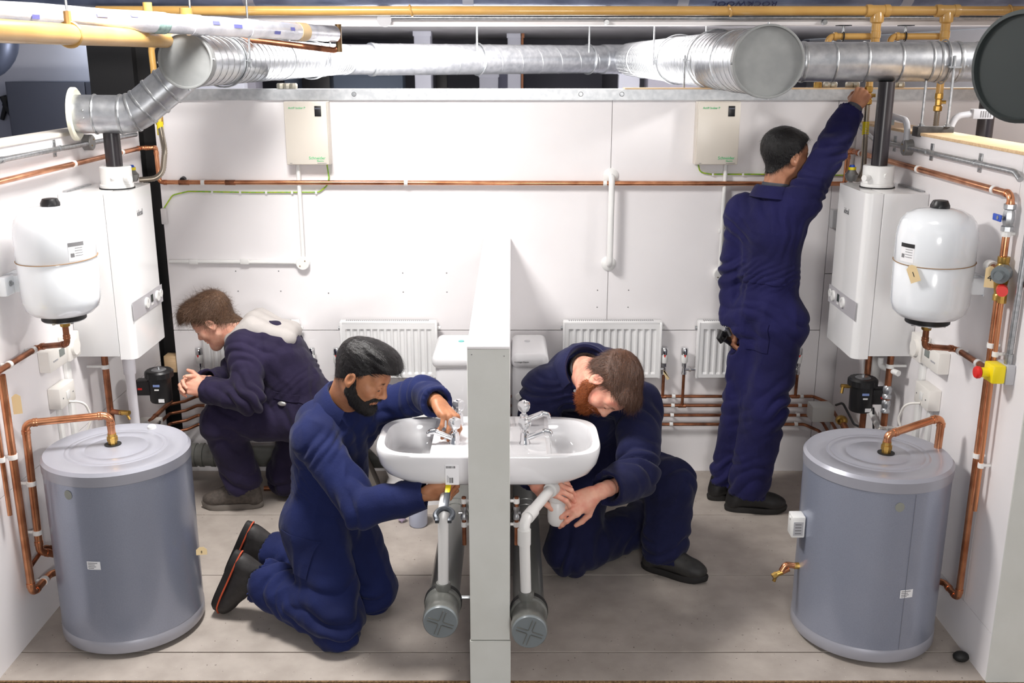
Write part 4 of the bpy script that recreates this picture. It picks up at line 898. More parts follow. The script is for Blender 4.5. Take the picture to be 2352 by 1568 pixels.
o = M().bx(1.60, 1.69, 5.04, YB, 1.33, 1.42, .004).obj('isolator_box', mat('grey_isolator', (170, 170, 172), .3)); tag(o, 'grey isolator box in the right back corner', 'isolator box')
o = M().bx(XR-.04, XR, 4.46, 4.58, .72, .84, .004).obj('socket_box', WPL); tag(o, 'white plug socket on the right wall below the boiler', 'socket')
# ================================================================ basins
def basin(side, label):
    # side -1: on the left face (X from -.142 to -.49), +1: on the right face
    xw = -.1425 if side < 0 else -.0075; D = .345 if side < 0 else .325; zr = .82; yc = 3.485; hw = .205
    X = lambda d: xw+side*d
    t = thing('wash_basin', label, 'basin', (X(D/2), yc, .64), 'white wash basins')
    def outline(sc, dsh=0, n=44, e=4.2):
        # half superellipse from wall out
        pts = []
        for i in range(n+1):
            a = -PI/2+PI*i/n
            cy = math.copysign(abs(math.sin(a))**(2/e), math.sin(a)); cx = abs(math.cos(a))**(2/e)
            pts.append((cx*(D*sc)+dsh, cy*hw*(1-(1-sc)*.55)))
        return pts
    rings = []
    def ring(pts, z, dz=0): rings.append([(X(d), yc+y, z) for d, y in pts])
    n = 44
    for sc, z in ((.50, .694), (.66, .697), (.80, .708), (.91, .728), (.975, .760), (1.0, .792), (1.005, .812), (.995, .819), (.975, .8205)): ring(outline(sc), z)
    # inner bowl: rounded trapezoid offset from the wall
    def bowl(sc, z):
        pts = []
        d0, d1, hy = .135, D-.026, hw-.03
        cx, cy = (d0+d1)/2, 0; a_, b_ = (d1-d0)/2*sc, hy*sc
        for i in range(n+1):
            a = -PI/2+PI*i/n
            # go along the front half, then returned along the back when capped
            e = 3.2; sx = abs(math.cos(a))**(2/e); sy = math.copysign(abs(math.sin(a))**(2/e), math.sin(a))
            pts.append((cx-a_*.9+sx*(a_*1.9), sy*b_))
        ring(pts, z)
    for sc, z in ((1.0, .8195), (.97, .812), (.94, .795), (.89, .762), (.76, .733), (.5, .724), (.1, .722)): bowl(sc, z)
    vs = [p for r in rings for p in r]; fs = []; w_ = n+1
    for r in range(len(rings)-1):
        for i in range(n): fs.append((r*w_+i, r*w_+i+1, (r+1)*w_+i+1, (r+1)*w_+i))
    # back shelf between bowl and wall, back of bowl
    k = 9
    for r in range(k, len(rings)-1): fs.append((r*w_, (r+1)*w_, (r+1)*w_+n, r*w_+n))
    fs.append((8*w_, 9*w_, 9*w_+n, 8*w_+n))
    fs.append(tuple(range(w_)))
    for r in range(8): fs.append((r*w_, (r+1)*w_, (r+1)*w_+n, r*w_+n))
    b = M().raw(vs, fs).obj('bowl', CERAM, t, 50)
    M().bx(X(0), X(.13), yc-hw+.004, yc+hw-.004, .806, .8208, .003).obj('tap_ledge', CERAM, t)
    M().lathe([(.0, .0), (.02, .0), (.02, .004), (0, .004)], (X(.235), yc, .722), (0, 0, 1), 20).obj('waste_ring', CHROME, t)
    for dy in (-.015, 0, .015): M().cyl((X(.1445), yc+dy*1.2, .785), (X(.1475), yc+dy*1.2, .785), .006, seg=10).obj('overflow_hole', DGREY, t)
    return t
bl_ = basin(-1, 'white wash basin on the left of the partition with a barcode sticker')
br_ = basin(1, 'white wash basin on the right of the partition above the plastic trap')
sk = M().bx(-.232, -.185, 3.2785, 3.2795, .715, .79).obj('sticker', PAPER, bl_)
# barcode label leaning on the near side of the left bowl
def barcode(par, x0, x1, y, z0, z1):
    rr = random.Random(5); x = x0
    while x < x1:
        w_ = rr.choice((.0009, .0015, .0022)); M().bx(x, x+w_, y-.0006, y, z0, z1).obj('barcode_bar', BLKT, par); x += w_+rr.choice((.0012, .0018))
barcode(sk, -.229, -.199, 3.2785, .777, .785)
barcode(sk, -.218, -.206, 3.2785, .722, .742)
for k in range(3): M().bx(-.226+.004*k, -.2245+.004*k, 3.278, 3.2785, .724, .75-.004*k).obj('print_line', GREYT, sk)
def tap(x, y, s, label, spin=0):
    z = .821
    t = thing('basin_tap', label, 'tap', (x, y, z), 'chrome pillar taps')
    M().lathe([(0, 0), (.021, 0), (.021, .004), (.017, .012), (.0165, .03), (.015, .042), (.009, .046), (.009, .056), (0, .056)], (x, y, z), (0, 0, 1), 28).obj('body', CHROME, t)
    M().tube([(x+s*.006, y, z+.02), (x+s*.07, y-.004, z+.048), (x+s*.092, y-.005, z+.044), (x+s*.094, y-.005, z+.030)], [.012, .0085, .008, .008], 14, fil=.012).obj('spout', CHROME, t)
    hd = M(); vs = []; k = 16
    for zz, rr_ in ((.053, .010), (.058, .0165), (.072, .0205), (.084, .021), (.092, .018), (.095, .012)):
        for i in range(k):
            a = 2*PI*i/k+spin; q = rr_*(1+.12*math.cos(4*a)); vs.append((x+q*math.cos(a), y+q*math.sin(a), z+zz))
    fs = [(r*k+i, r*k+(i+1) % k, (r+1)*k+(i+1) % k, (r+1)*k+i) for r in range(5) for i in range(k)]+[tuple(range(k))[::-1], tuple(range(5*k, 6*k))]
    h = hd.raw(vs, fs).obj('handle', mat('clear_acrylic_handle', (214, 216, 218), .06, .75), t)
    M().lathe([(0, .095), (.010, .095), (.008, .098), (0, .098)], (x, y, z), (0, 0, 1), 16).obj('indice_cap', CHROME, h)
    return t
tap(-.205, 3.405, -1, 'near chrome tap on the left basin under the man\'s hand')
tap(-.20, 3.60, -1, 'far chrome tap on the left basin')
tap(.045, 3.405, 1, 'near chrome tap on the right basin')
tap(.045, 3.59, 1, 'far chrome tap on the right basin')
# ================================================================ soil pipes, wastes, bottle trap
def soil(x, y0, y1, z, label):
    t = thing('soil_pipe', label, 'soil pipe', (x, y0, z), 'grey soil pipes along the partition')
    M().cyl((x, y0+.10, z), (x, y1, z-.07), .055, seg=40).obj('pipe', GREYPL, t)
    zz = lambda y: z-.07*(y-y0)/(y1-y0)
    M().lathe([(0, .004), (.058, .004), (.061, .01), (.061, .045), (.058, .05), (.058, .11), (.064, .115), (.064, .135), (.055, .138)], (x, y0, z), (0, 1, -.035), 40).obj('access_fitting', GREYPL, t)
    M().lathe([(.055, .0), (.0665, .0), (.0665, .02), (.055, .02)], (x, y0+.135, zz(y0+.135)), (0, 1, 0), 40).obj('rubber_ring', RUB, t)
    c = M().lathe([(0, -.004), (.056, -.004), (.059, 0), (.059, .03), (0, .03)], (x, y0, z), (0, 1, -.035), 40).obj('screw_cap', GREYPL2, t)
    for a in range(4):
        an = a*PI/2+.35; R = Matrix.Rotation(an, 3, 'Y')
        for dd in (-.006, .006): M().box(Vector((x, y0-.0055, z))+R @ Vector((.027, 0, dd)), (.038, .006, .0022), R).obj('cap_rib', GREYPL, c)
    for k in (.62, .66):
        yy = y0+(y1-y0)*k; M().lathe([(.055, -.012), (.060, -.01), (.060, .01), (.055, .012)], (x, yy, zz(yy)), (0, 1, -.03), 40).obj('coupling_ring', GREYPL, t)
    yy = y0+.16; s = 1 if x < -.1 else -1
    M().cyl((x+s*.06, yy, zz(yy)+.01), (-.142 if s > 0 else -.008, yy, zz(yy)+.01), .007, seg=8).obj('bracket_bolt', STEEL, t)
    return t
soil(-.243, 3.06, 4.56, .307, 'grey soil pipe with screw cap along the left side of the partition')
soil(.058, 2.985, 4.56, .316, 'grey soil pipe with screw cap along the right side of the partition')
t = thing('waste_pipe', 'white waste pipe standing in the left soil pipe', 'plastic pipe', (-.24, 3.2, .35), 'waste pipes under the basins')
WP = mat('white_pvc', (216, 215, 213), .35)
M().tube([(-.241, 3.19, .33), (-.236, 3.19, .66), (-.236, 3.42, .66)], .0185, 18, fil=.035).obj('pipe', WP, t)
M().lathe([(.0185, 0), (.026, 0), (.027, .03), (.024, .04), (.0185, .04)], (-.241, 3.19, .345), (0, 0, 1), 24).obj('boss', GREYPL, t)
t = thing('waste_pipe', 'white waste pipe with elbow leading to the bottle trap', 'plastic pipe', (.045, 3.11, .35), 'waste pipes under the basins')
M().tube([(.049, 3.115, .34), (.04, 3.115, .655), (.135, 3.33, .672)], .0185, 18, fil=.035).obj('pipe', WP, t)
M().lathe([(.0185, 0), (.026, 0), (.027, .03), (.024, .04), (.0185, .04)], (.049, 3.115, .355), (0, 0, 1), 24).obj('boss', GREYPL, t)
M().lathe([(.018, -.03), (.0225, -.03), (.0225, .025), (.018, .025)], (.041, 3.115, .60), (0, 0, 1), 20).obj('elbow_socket', WP, t)
M().lathe([(.018, -.0), (.0225, .0), (.0225, .05), (.018, .05)], (.052, 3.14, .656), (.095, .215, .017), 20).obj('elbow_socket', WP, t)
t = thing('bottle_trap', 'white plastic bottle trap held by the bearded man', 'bottle trap', (.165, 3.385, .55))
M().lathe([(0, .515), (.026, .515), (.034, .525), (.036, .545), (.036, .60), (.033, .604), (.033, .61), (.036, .613), (.036, .655), (.026, .672), (.022, .675), (.022, .69), (0, .69)], (.165, 3.385, 0), (0, 0, 1), 32).obj('body', WP, t)
M().lathe([(.0, -.01), (.026, -.01), (.027, .0), (.027, .018), (.023, .022), (0, .022)], (.139, 3.335, .672), (.4, .8, 0), 16).obj('outlet_nut', WP, t)
M().cyl((.139, 3.335, .668), (.165, 3.385, .655), .02, seg=18).obj('outlet_arm', WP, t)
M().lathe([(.014, .67), (.019, .67), (.019, .70), (.0145, .70)], (.165, 3.40, 0), (0, 0, 1), 16).obj('inlet_nut', WP, t)
M().cyl((.165, 3.40, .69), (.165, 3.41, .71), .0145, seg=18).obj('tailpiece', CHROME, t)
# tails of copper under the basins
for x, y, lab in ((-.17, 3.30, 'copper supply tail with isolating valve under the left basin'), (.016, 3.30, 'copper supply tail with isolating valve under the right basin')):
    t = run('copper_pipe', lab, [(x, y, .66), (x, y, .475)], .0078, COPPERD, clips=[((x, y, .645), (0, 0, 1)), ((x, y, .555), (0, 0, 1))], wall=(.026 if x < 0 else -.022, 0, 0), group='copper tails under the basins')
    v = M().lathe([(.0078, -.025), (.012, -.025), (.012, -.012), (.009, -.008), (.009, .008), (.012, .012), (.012, .025), (.0078, .025)], (x, y, .60), (0, 0, 1), 8).obj('isolating_valve', STEEL, t)
    M().cyl((x, y, .60), (x-.02 if x < 0 else x+.016, y-.004, .60), .006, seg=8).obj('valve_screw', STEEL, v)
# ================================================================ toilets
def toilet(side, label):
    xw = -.1435 if side < 0 else -.0065; s = side; yc = 4.76; X = lambda d: xw+s*d; dc = .235 if side < 0 else .18
    t = thing('toilet', label, 'toilet', (X(.35), yc, 0), 'white close-coupled toilets')
    cz0, cz1 = .42, .765
    M().bx(X(.004), X(dc-.015), yc-.18, yc+.18, cz0, cz1, .03, 4).obj('cistern', CERAM, t)
    ld = M().bx(X(.002), X(dc), yc-.195, yc+.195, cz1-.03, cz1+.045, .034, 6).obj('cistern_lid', CERAM, t)
    M().lathe([(0, 0), (.014, 0), (.014, .004), (0, .005)], (X(dc*.45), yc+.04, cz1+.045), (0, 0, 1), 18).obj('flush_button' if side > 0 else 'lid_badge', CHROME if side > 0 else mat('teal_badge', (120, 200, 196), .4), ld)
    # pan: stack of superellipse sections
    vs = []; k = 36; fs = []
    secs = [(.0, .16, .52, .105), (.03, .155, .51, .10), (.12, .16, .48, .085), (.22, .14, .52, .11), (.32, .12, .60, .155), (.39, .11, .655, .178), (.405, .11, .66, .18), (.408, .115, .655, .176)]
    for z, d0, d1, hy in secs:
        for i in range(k):
            a = 2*PI*i/k; c, sn = math.cos(a), math.sin(a); e = 2.6
            vs.append((X((d0+d1)/2+math.copysign(abs(c)**(2/e), c)*(d1-d0)/2), yc+math.copysign(abs(sn)**(2/e), sn)*hy, z))
    for r in range(len(secs)-1):
        for i in range(k): fs.append((r*k+i, r*k+(i+1) % k, (r+1)*k+(i+1) % k, (r+1)*k+i))
    fs += [tuple(range(k))[::-1], tuple(range((len(secs)-1)*k, len(secs)*k))]
    M().raw(vs, fs).obj('pan', CERAM, t, 60)
    vs = []; fs = []
    for z, g in ((.409, 0), (.418, .006), (.428, .006), (.434, -.006)):
        for i in range(k):
            a = 2*PI*i/k; c, sn = math.cos(a), math.sin(a); e = 2.5
            vs.append((X(.44+math.copysign(abs(c)**(2/e), c)*(.225+g)), yc+math.copysign(abs(sn)**(2/e), sn)*(.182+g), z))
    for r in range(3):
        for i in range(k): fs.append((r*k+i, r*k+(i+1) % k, (r+1)*k+(i+1) % k, (r+1)*k+i))
    fs += [tuple(range(k))[::-1], tuple(range(3*k, 4*k))]
    M().raw(vs, fs).obj('seat_lid', WPL, t, 60)
    return t
tl = toilet(-1, 'white toilet behind the left side of the partition')
tr = toilet(1, 'white toilet behind the bearded man on the right')
lv = M().cyl((-.378, 4.62, .68), (-.392, 4.62, .68), .014).obj('flush_lever', CHROME, tl)
M().tube([(-.39, 4.62, .68), (-.41, 4.60, .672), (-.44, 4.59, .67)], [.008, .006, .005], 10).obj('lever_arm', CHROME, lv)
pl = M().lathe([(.010, 0), (.02, 0), (.02, .006), (.016, .010), (.010, .010)], (.035, 4.575, .60), (0, -1, 0), 20).obj('inlet_plug', WPL, tr)
M().lathe([(0, 0), (.010, 0), (.010, .004), (0, .004)], (.035, 4.575, .60), (0, -1, 0), 6).obj('inlet_hole', LGREY, pl)
text('Armitage Shanks', .0105, GREYT, (.045, 4.5635, .775), (1, 0, 0), (0, 0, 1), tr)
# small things on the floor
t = thing('plastic_tub', 'small pale blue plastic tub on the floor behind the left basin', 'tub', (-.448, 4.44, 0))
M().lathe([(0, 0), (.038, 0), (.044, .01), (.046, .14), (.048, .14), (.048, .15), (.043, .15), (.041, .012), (0, .01)], (-.448, 4.44, 0), (0, 0, 1), 30).obj('tub_body', mat('pale_blue_plastic', (196, 204, 226), .35), t)
t = thing('measuring_cup', 'small lilac cup on the floor beside the pale tub', 'cup', (-.53, 4.47, 0))
M().lathe([(0, 0), (.006, 0), (.006, .012), (.018, .014), (.022, .04), (.018, .04), (.015, .02), (0, .02)], (-.53, 4.47, 0), (0, 0, 1), 24).obj('cup_body', mat('lilac_plastic', (204, 186, 212), .4), t)
t = thing('soil_pipe', 'grey ribbed soil pipe on the floor along the back wall', 'soil pipe', (-1.4, 4.97, .15))
M().cyl((-1.80, 4.96, .15), (-.30, 4.96, .13), .057, seg=32).obj('pipe', GREYPL, t)
for x in (-1.70, -1.66, -1.62, -1.56, -1.50): M().lathe([(.056, -.012), (.063, -.010), (.063, .010), (.056, .012)], (x, 4.96, .149), (1, 0, -.01), 32).obj('coupling_ring', GREYPL, t)
for x in (-1.72, -1.0): M().bx(x-.02, x+.02, 4.93, 4.99, 0, .094).obj('support_block', CHIP, t)
o = M().cyl((-1.28, 4.84, .012), (-1.06, 4.86, .012), .012, seg=12).obj('copper_offcut', COPPERD); tag(o, 'loose copper offcut on the floor under the crouching man', 'pipe offcut')
o = M().ball((1.66, 3.30, .02), (.03, .024, .02), 12, 8).obj('foam_lump', RUB); tag(o, 'black lump on the floor behind the right cylinder', 'debris')
card_tag((-1.17, 3.47, .362), .04, .030, (math.radians(78), 0, math.radians(8)), 'buff card tag poking out beside the left cylinder', '8')
# ================================================================ beyond the walls
o = M().bx(-2.08, -1.862, 5.16, 5.45, 0, 2.42).obj('steel_column', BLKS)
o2 = M().bx(-1.862, -1.765, 5.22, 5.30, 0, 2.42).obj('column_web', BLKS, o); M().bx(-1.765, -1.70, 5.205, 5.45, 0, 2.42).obj('column_flange', BLKS, o)
tag(o, 'black steel column behind the left end of the back wall', 'column')
tag(M().bx(-1.835, -1.77, 5.12, 5.19, .55, .64, .004).obj('timber_block', PINE), 'pale timber block in the gap beside the back wall', 'timber')
def panelthing(name, label, cat, x0, x1, y0, y1, z0, z1, m, extra=None):
    t = thing(name, label, cat, ((x0+x1)/2, (y0+y1)/2, z0))
    M().bx(x0, x1, y0, y1, z0, z1, .004).obj('body', m, t)
    return t
lw = struct(M().bx(-4.5, -2.2, 8.6, 8.7, 0, 2.42).obj('wall_store', mat('store_wall_white', (184, 186, 196), .7)))
t = thing('steel_cupboard', 'dark blue-grey double cupboard beyond the left wall', 'cupboard', (-3.4, 8.4, 0))
M().bx(-4.02, -2.75, 8.3, 8.595, 0, 1.97).obj('body', DGREY, t)
for a, b in ((-4.01, -3.39), (-3.38, -2.76)): M().bx(a, b, 8.285, 8.30, .05, 1.965, .003).obj('door', DGREY, t)
t = thing('grip_pliers', 'dark pliers hanging on the far white wall at left', 'pliers', (-4.18, 8.58, 1.7))
M().tube([(-4.19, 8.58, 1.85), (-4.17, 8.58, 1.78), (-4.22, 8.58, 1.66)], [.03, .025, .018], 8).obj('handle', BLK, t); M().tube([(-4.16, 8.58, 1.85), (-4.18, 8.58, 1.78), (-4.12, 8.58, 1.66)], [.02, .025, .018], 8).obj('handle', BLK, t)
for i, x in enumerate((-4.28, -4.38, -4.47)):
    t = thing('hand_tool', ('first', 'second', 'third')[i]+' dark hand tool from the cupboard on the far left wall', 'tool', (x, 8.57, 1.3), 'hand tools on the far left wall')
    M().tube([(x, 8.58, 1.48), (x+.01, 8.58, 1.36)], [.014, .02], 8).obj('handle', BLK, t); M().cyl((x+.01, 8.58, 1.36), (x+.015, 8.58, 1.26), .01, seg=8).obj('blade', STEEL, t)
t = thing('round_duct', 'dark round duct elbow beyond the left wall', 'duct', (-3.5, 7, 2.1))
M().tube([(-4.4, 7.0, 2.13), (-3.40, 7.0, 2.13), (-3.40, 7.0, 2.45)], .13, 28, fil=.2, n=8).obj('duct_shell', mat('dark_blue_duct', (84, 92, 112), .4, .6), t)
for x in (-3.65,): M().lathe([(.13, -.012), (.135, -.012), (.135, .012), (.13, .012)], (x, 7.0, 2.13), (1, 0, 0), 28).obj('joint_band', STEEL, t)
# things seen in the slot below the rear duct
def slot(name, label, cat, x0, x1, z0, z1, y, m, dpt=.3):
    t = thing(name, label, cat, ((x0+x1)/2, y, z0))
    M().bx(x0, x1, y, y+dpt, z0, z1, .006).obj('body', m, t); M().bx(x0-.01, x1+.01, y-.012, y, z1-.05, z1, .003).obj('top_edge', m, t)
    return t
W2 = mat('far_white', (206, 208, 220), .6)
slot('wall_cabinet', 'pale cabinet far behind the left duct end', 'cabinet', -3.1, -2.55, 0, 2.06, 10.4, mat('far_pale', (176, 174, 186), .6))
slot('steel_locker', 'blue-grey locker far behind the left duct', 'locker', -2.5, -1.2, 0, 2.08, 11.5, mat('far_blue_grey', (96, 108, 126), .6))
slot('equipment_case', 'black case far behind the left duct', 'case', -2.25, -1.95, 0, 2.08, 11.2, BLK, .25)
t = slot('light_fitting', 'white strip fitting with green edge far behind the rear duct', 'light fitting', -1.65, -1.05, 2.015, 2.06, 11.0, W2, .1); M().bx(-1.65, -1.2, 10.98, 11.0, 2.0, 2.014).obj('green_edge', mat('dark_green', (30, 80, 66), .6), t)
slot('pillar_box', 'white boxed pillar far behind the rear duct at left', 'pillar', -1.02, -.85, 0, 2.42, 11.0, W2)
slot('notice_board', 'dark framed poster far behind the rear duct', 'poster', -.92, -.78, 0, 2.1, 12.6, BLKS, .04)
slot('notice_board', 'brown framed poster far behind the rear duct', 'poster', -.32, -.25, 0, 2.1, 12.6, mat('brown_frame', (92, 76, 70), .6), .04)
slot('machine_hood', 'dark grey machine hood far behind the rear duct', 'machine', -.2, 1.25, 0, 2.07, 14.5, mat('far_dark_grey', (78, 79, 90), .6))
slot('storage_box', 'pale box on the dark hood far behind the rear duct', 'box', -.2, .06, 0, 1.97, 13.5, mat('far_lilac', (160, 162, 186), .6))
slot('pillar_box', 'white boxed pillar far behind the middle of the rear duct', 'pillar', -.05, .10, 0, 2.42, 12.0, W2)
slot('storage_box', 'white square box beside the middle far pillar', 'box', -.38, -.16, 0, 1.985, 12.2, W2)
slot('timber_post', 'orange-brown post beside the middle far pillar', 'post', .105, .13, 0, 2.42, 12.0, mat('orange_wood', (168, 110, 74), .6), .1)
t = slot('wall_sign', 'dark red wall sign far behind the rear duct', 'sign', .22, .92, 0, 1.965, 15.0, mat('dark_red', (112, 24, 40), .6), .05)
slot('control_panel', 'white panel with green lamps far behind the right duct', 'panel', 1.02, 1.22, 0, 2.05, 10.0, W2, .1)
slot('wall_cabinet', 'pale cabinet far behind the right duct', 'cabinet', 1.3, 2.3, 0, 2.05, 10.0, mat('far_pale', (176, 174, 186)))
# valves standing on top of the channel
def fitting_row(x, n, label, y=5.15):
    t = thing('pipe_fitting', label, 'pipe fitting', (x, y, 2.01))
    for k in range(n): M().lathe([(0, 0), (.017, 0), (.020, .006), (.020, .02), (.016, .026), (0, .026)], (x+k*.032, y, 2.011 if x > .5 else 2.005), (0, 0, 1), 8).obj('fitting_body', mat('nickel', (190, 186, 172), .35, .8), t)
fitting_row(-1.14, 3, 'row of nickel fittings on the channel above the left fuse box')
fitting_row(1.55, 2, 'row of nickel fittings on the channel left of the raised hand')
fitting_row(1.66, 2, 'pair of nickel fittings on the channel right of the raised hand')
fitting_row(1.85, 3, 'row of nickel fittings on the channel beyond the right wall')
t = thing('gas_drop', 'short yellow pipe with brass nut standing on the channel', 'gas pipe', (1.50, 5.13, 2.01), 'yellow gas drops')
M().cyl((1.50, 5.13, 2.011), (1.50, 5.13, 2.12), .016, seg=14).obj('pipe', YELG, t); M().cyl((1.50, 5.13, 2.0105), (1.50, 5.13, 2.035), .021, seg=8).obj('union_nut', BRASS, t)
# right-hand neighbour bay
struct(M().bx(2.55, 2.62, 4.0, 5.1, 0, 2.9).obj('trim_2', mat('beige_post', (222, 206, 190), .6)))
# ================================================================ organic surfaces: signed-distance modelling + surface nets
def A3(v): return np.array(v, dtype=np.float64)
class Field:
    def __init__(s, lo, hi, h):
        s.lo = A3(lo); s.h = h; n = np.ceil((A3(hi)-s.lo)/h).astype(int)+1; s.D = np.full(n, .2, np.float32); s.ax = [s.lo[i]+h*np.arange(n[i]) for i in range(3)]
    def like(s):
        g = Field.__new__(Field); g.lo, g.h, g.ax = s.lo, s.h, s.ax; g.D = np.full(s.D.shape, .2, np.float32); return g
    def sub(s, lo, hi):
        i0 = np.clip(np.floor((A3(lo)-s.lo)/s.h).astype(int), 0, s.D.shape); i1 = np.clip(np.ceil((A3(hi)-s.lo)/s.h).astype(int)+1, 0, s.D.shape)
        sl = tuple(slice(a, b) for a, b in zip(i0, i1))
        return sl, s.ax[0][sl[0]][:, None, None], s.ax[1][sl[1]][None, :, None], s.ax[2][sl[2]][None, None, :]
    def put(s, d, sl, k, op):
        a = s.D[sl]; d = d.astype(np.float32)
        if op == 'u':
            if k > 0:
                hh = np.clip(.5+.5*(a-d)/k, 0, 1); s.D[sl] = a*(1-hh)+d*hh-k*hh*(1-hh)
            else: s.D[sl] = np.minimum(a, d)
        elif op == 's':
            if k > 0:
                hh = np.clip(.5-.5*(a+d)/k, 0, 1); s.D[sl] = a*(1-hh)-d*hh+k*hh*(1-hh)
            else: s.D[sl] = np.maximum(a, -d)
    def cone(s, a, b, ra, rb, k=.02, flat=None, op='u'):
        a, b = A3(a), A3(b); m = max(ra, rb)*1.1+k+3*s.h
        sl, X, Y, Z = s.sub(np.minimum(a, b)-m, np.maximum(a, b)+m)
        if 0 in s.D[sl].shape: return s
        ab = b-a; L2 = ab@ab+1e-12
        t = np.clip(((X-a[0])*ab[0]+(Y-a[1])*ab[1]+(Z-a[2])*ab[2])/L2, 0, 1)
        qx, qy, qz = X-a[0]-t*ab[0], Y-a[1]-t*ab[1], Z-a[2]-t*ab[2]
        q2 = qx*qx+qy*qy+qz*qz
        if flat is not None:
            n, r = A3(flat[0]), flat[1]; n = n/np.linalg.norm(n); q2 = q2+(1/r**2-1)*(qx*n[0]+qy*n[1]+qz*n[2])**2
        s.put(np.sqrt(q2)-(ra+(rb-ra)*t), sl, k, op); return s
    def ell(s, c, r, k=.02, R=None, op='u'):
        c, r = A3(c), A3(r if hasattr(r, '__len__') else (r, r, r)); m = r.max()+k+3*s.h
        sl, X, Y, Z = s.sub(c-m, c+m)
        if 0 in s.D[sl].shape: return s
        x, y, z = X-c[0], Y-c[1], Z-c[2]
        if R is not None:
            R = np.array(R); x, y, z = (R[0, i]*x+R[1, i]*y+R[2, i]*z for i in range(3))
        q0 = np.sqrt((x/r[0])**2+(y/r[1])**2+(z/r[2])**2); q1 = np.sqrt((x/r[0]**2)**2+(y/r[1]**2)**2+(z/r[2]**2)**2)+1e-9
        s.put(q0*(q0-1)/q1, sl, k, op); return s
    def cutend(s, w, d, R=.12, k=0):
        # remove what lies beyond plane (w, d) inside a ball
        w, d = A3(w), A3(d); d = d/np.linalg.norm(d); c = w+d*R*.75; m = R+.02
        sl, X, Y, Z = s.sub(c-m, c+m)
        dd = np.maximum(-((X-w[0])*d[0]+(Y-w[1])*d[1]+(Z-w[2])*d[2]), np.sqrt((X-c[0])**2+(Y-c[1])**2+(Z-c[2])**2)-R)
        s.put(dd, sl, k, 's'); return s
    def mesh(s): return nets(s.D, s.lo, s.h)
def nets(D, lo, h):
    D = np.asarray(D, np.float32).copy(); D[np.abs(D) < 1e-9] = 1e-7
    sg = D < 0; n = D.shape
    cor = [(i, j, k) for i in (0, 1) for j in (0, 1) for k in (0, 1)]
    cnt = sum(sg[i:n[0]-1+i, j:n[1]-1+j, k:n[2]-1+k].astype(np.int8) for i, j, k in cor)
    act = (cnt > 0) & (cnt < 8); ids = np.argwhere(act)
    idx = np.full(act.shape, -1, np.int64); idx[act] = np.arange(len(ids))
    val = np.stack([D[ids[:, 0]+i, ids[:, 1]+j, ids[:, 2]+k] for i, j, k in cor], 1)
    acc = np.zeros((len(ids), 3)); num = np.zeros(len(ids)); C = np.array(cor, float)
    for a in range(8):
        for b in range(a+1, 8):
            if np.abs(C[a]-C[b]).sum() != 1: continue
            m = (val[:, a] < 0) != (val[:, b] < 0); t = val[m, a]/(val[m, a]-val[m, b])
            acc[m] += C[a]+t[:, None]*(C[b]-C[a]); num[m] += 1
    V_ = lo+h*(ids+acc/num[:, None])
    F = []
    for ax in range(3):
        u, w_ = (ax+1) % 3, (ax+2) % 3
        s0 = [slice(None)]*3; s1 = [slice(None)]*3; s0[ax] = slice(0, n[ax]-1); s1[ax] = slice(1, n[ax])
        ch = sg[tuple(s0)] != sg[tuple(s1)]; e = np.argwhere(ch); e = e[(e[:, u] > 0) & (e[:, w_] > 0) & (e[:, u] < n[u]-1) & (e[:, w_] < n[w_]-1)]
        if not len(e): continue
        q = []
        for du, dw in ((-1, -1), (0, -1), (0, 0), (-1, 0)):
            c = e.copy(); c[:, u] += du; c[:, w_] += dw; q.append(idx[c[:, 0], c[:, 1], c[:, 2]])
        q = np.stack(q, 1); neg = ~sg[e[:, 0], e[:, 1], e[:, 2]]; q[neg] = q[neg][:, ::-1]; F.append(q)
    return V_, np.concatenate(F)
def vnormals(V_, F):
    N = np.zeros_like(V_); fn = np.cross(V_[F[:, 2]]-V_[F[:, 0]], V_[F[:, 3]]-V_[F[:, 1]])
    for i in range(4): np.add.at(N, F[:, i], fn)
    return N/(np.linalg.norm(N, axis=1, keepdims=True)+1e-12)
_lat = np.random.RandomState(11).rand(32, 32, 32)
def vnoise(P):
    i = np.floor(P).astype(int); f = P-i; f = f*f*(3-2*f); r = 0
    for a in (0, 1):
        for b in (0, 1):
            for c in (0, 1):
                w_ = (f[:, 0] if a else 1-f[:, 0])*(f[:, 1] if b else 1-f[:, 1])*(f[:, 2] if c else 1-f[:, 2])
                r = r+w_*_lat[(i[:, 0]+a) % 32, (i[:, 1]+b) % 32, (i[:, 2]+c) % 32]
    return r*2-1
def smoothv(V_, F, it=1, f=.5):
    E = np.concatenate([F[:, [0, 1]], F[:, [1, 2]], F[:, [2, 3]], F[:, [3, 0]]]); E = np.unique(np.sort(E, 1), axis=0)
    deg = np.zeros(len(V_)); np.add.at(deg, E[:, 0], 1); np.add.at(deg, E[:, 1], 1)
    for _ in range(it):
        S_ = np.zeros_like(V_); np.add.at(S_, E[:, 0], V_[E[:, 1]]); np.add.at(S_, E[:, 1], V_[E[:, 0]])
        V_ = V_*(1-f)+f*S_/np.maximum(deg, 1)[:, None]
    return V_
def npobj(name, V_, F, m, parent, world=True, sharp=0):
    me = bpy.data.meshes.new(name); me.from_pydata(V_.tolist(), [], F.tolist() if isinstance(F, np.ndarray) else F); me.update()
    return link(name, me, m, parent, sharp, world)
def joinVF(lst):
    Vs = []; Fs = []; o = 0
    for v, f in lst:
        Vs.append(v); Fs += (f+o).tolist() if isinstance(f, np.ndarray) else [[i+o for i in q] for q in f]; o += len(v)
    return np.concatenate(Vs), Fs
def basis(fwd, up):
    f = A3(fwd); f = f/np.linalg.norm(f); u = A3(up); u = u-f*(u@f); u = u/np.linalg.norm(u); r = np.cross(f, u)
    return np.stack([r, f, u], 1)      # columns: right, forward, up
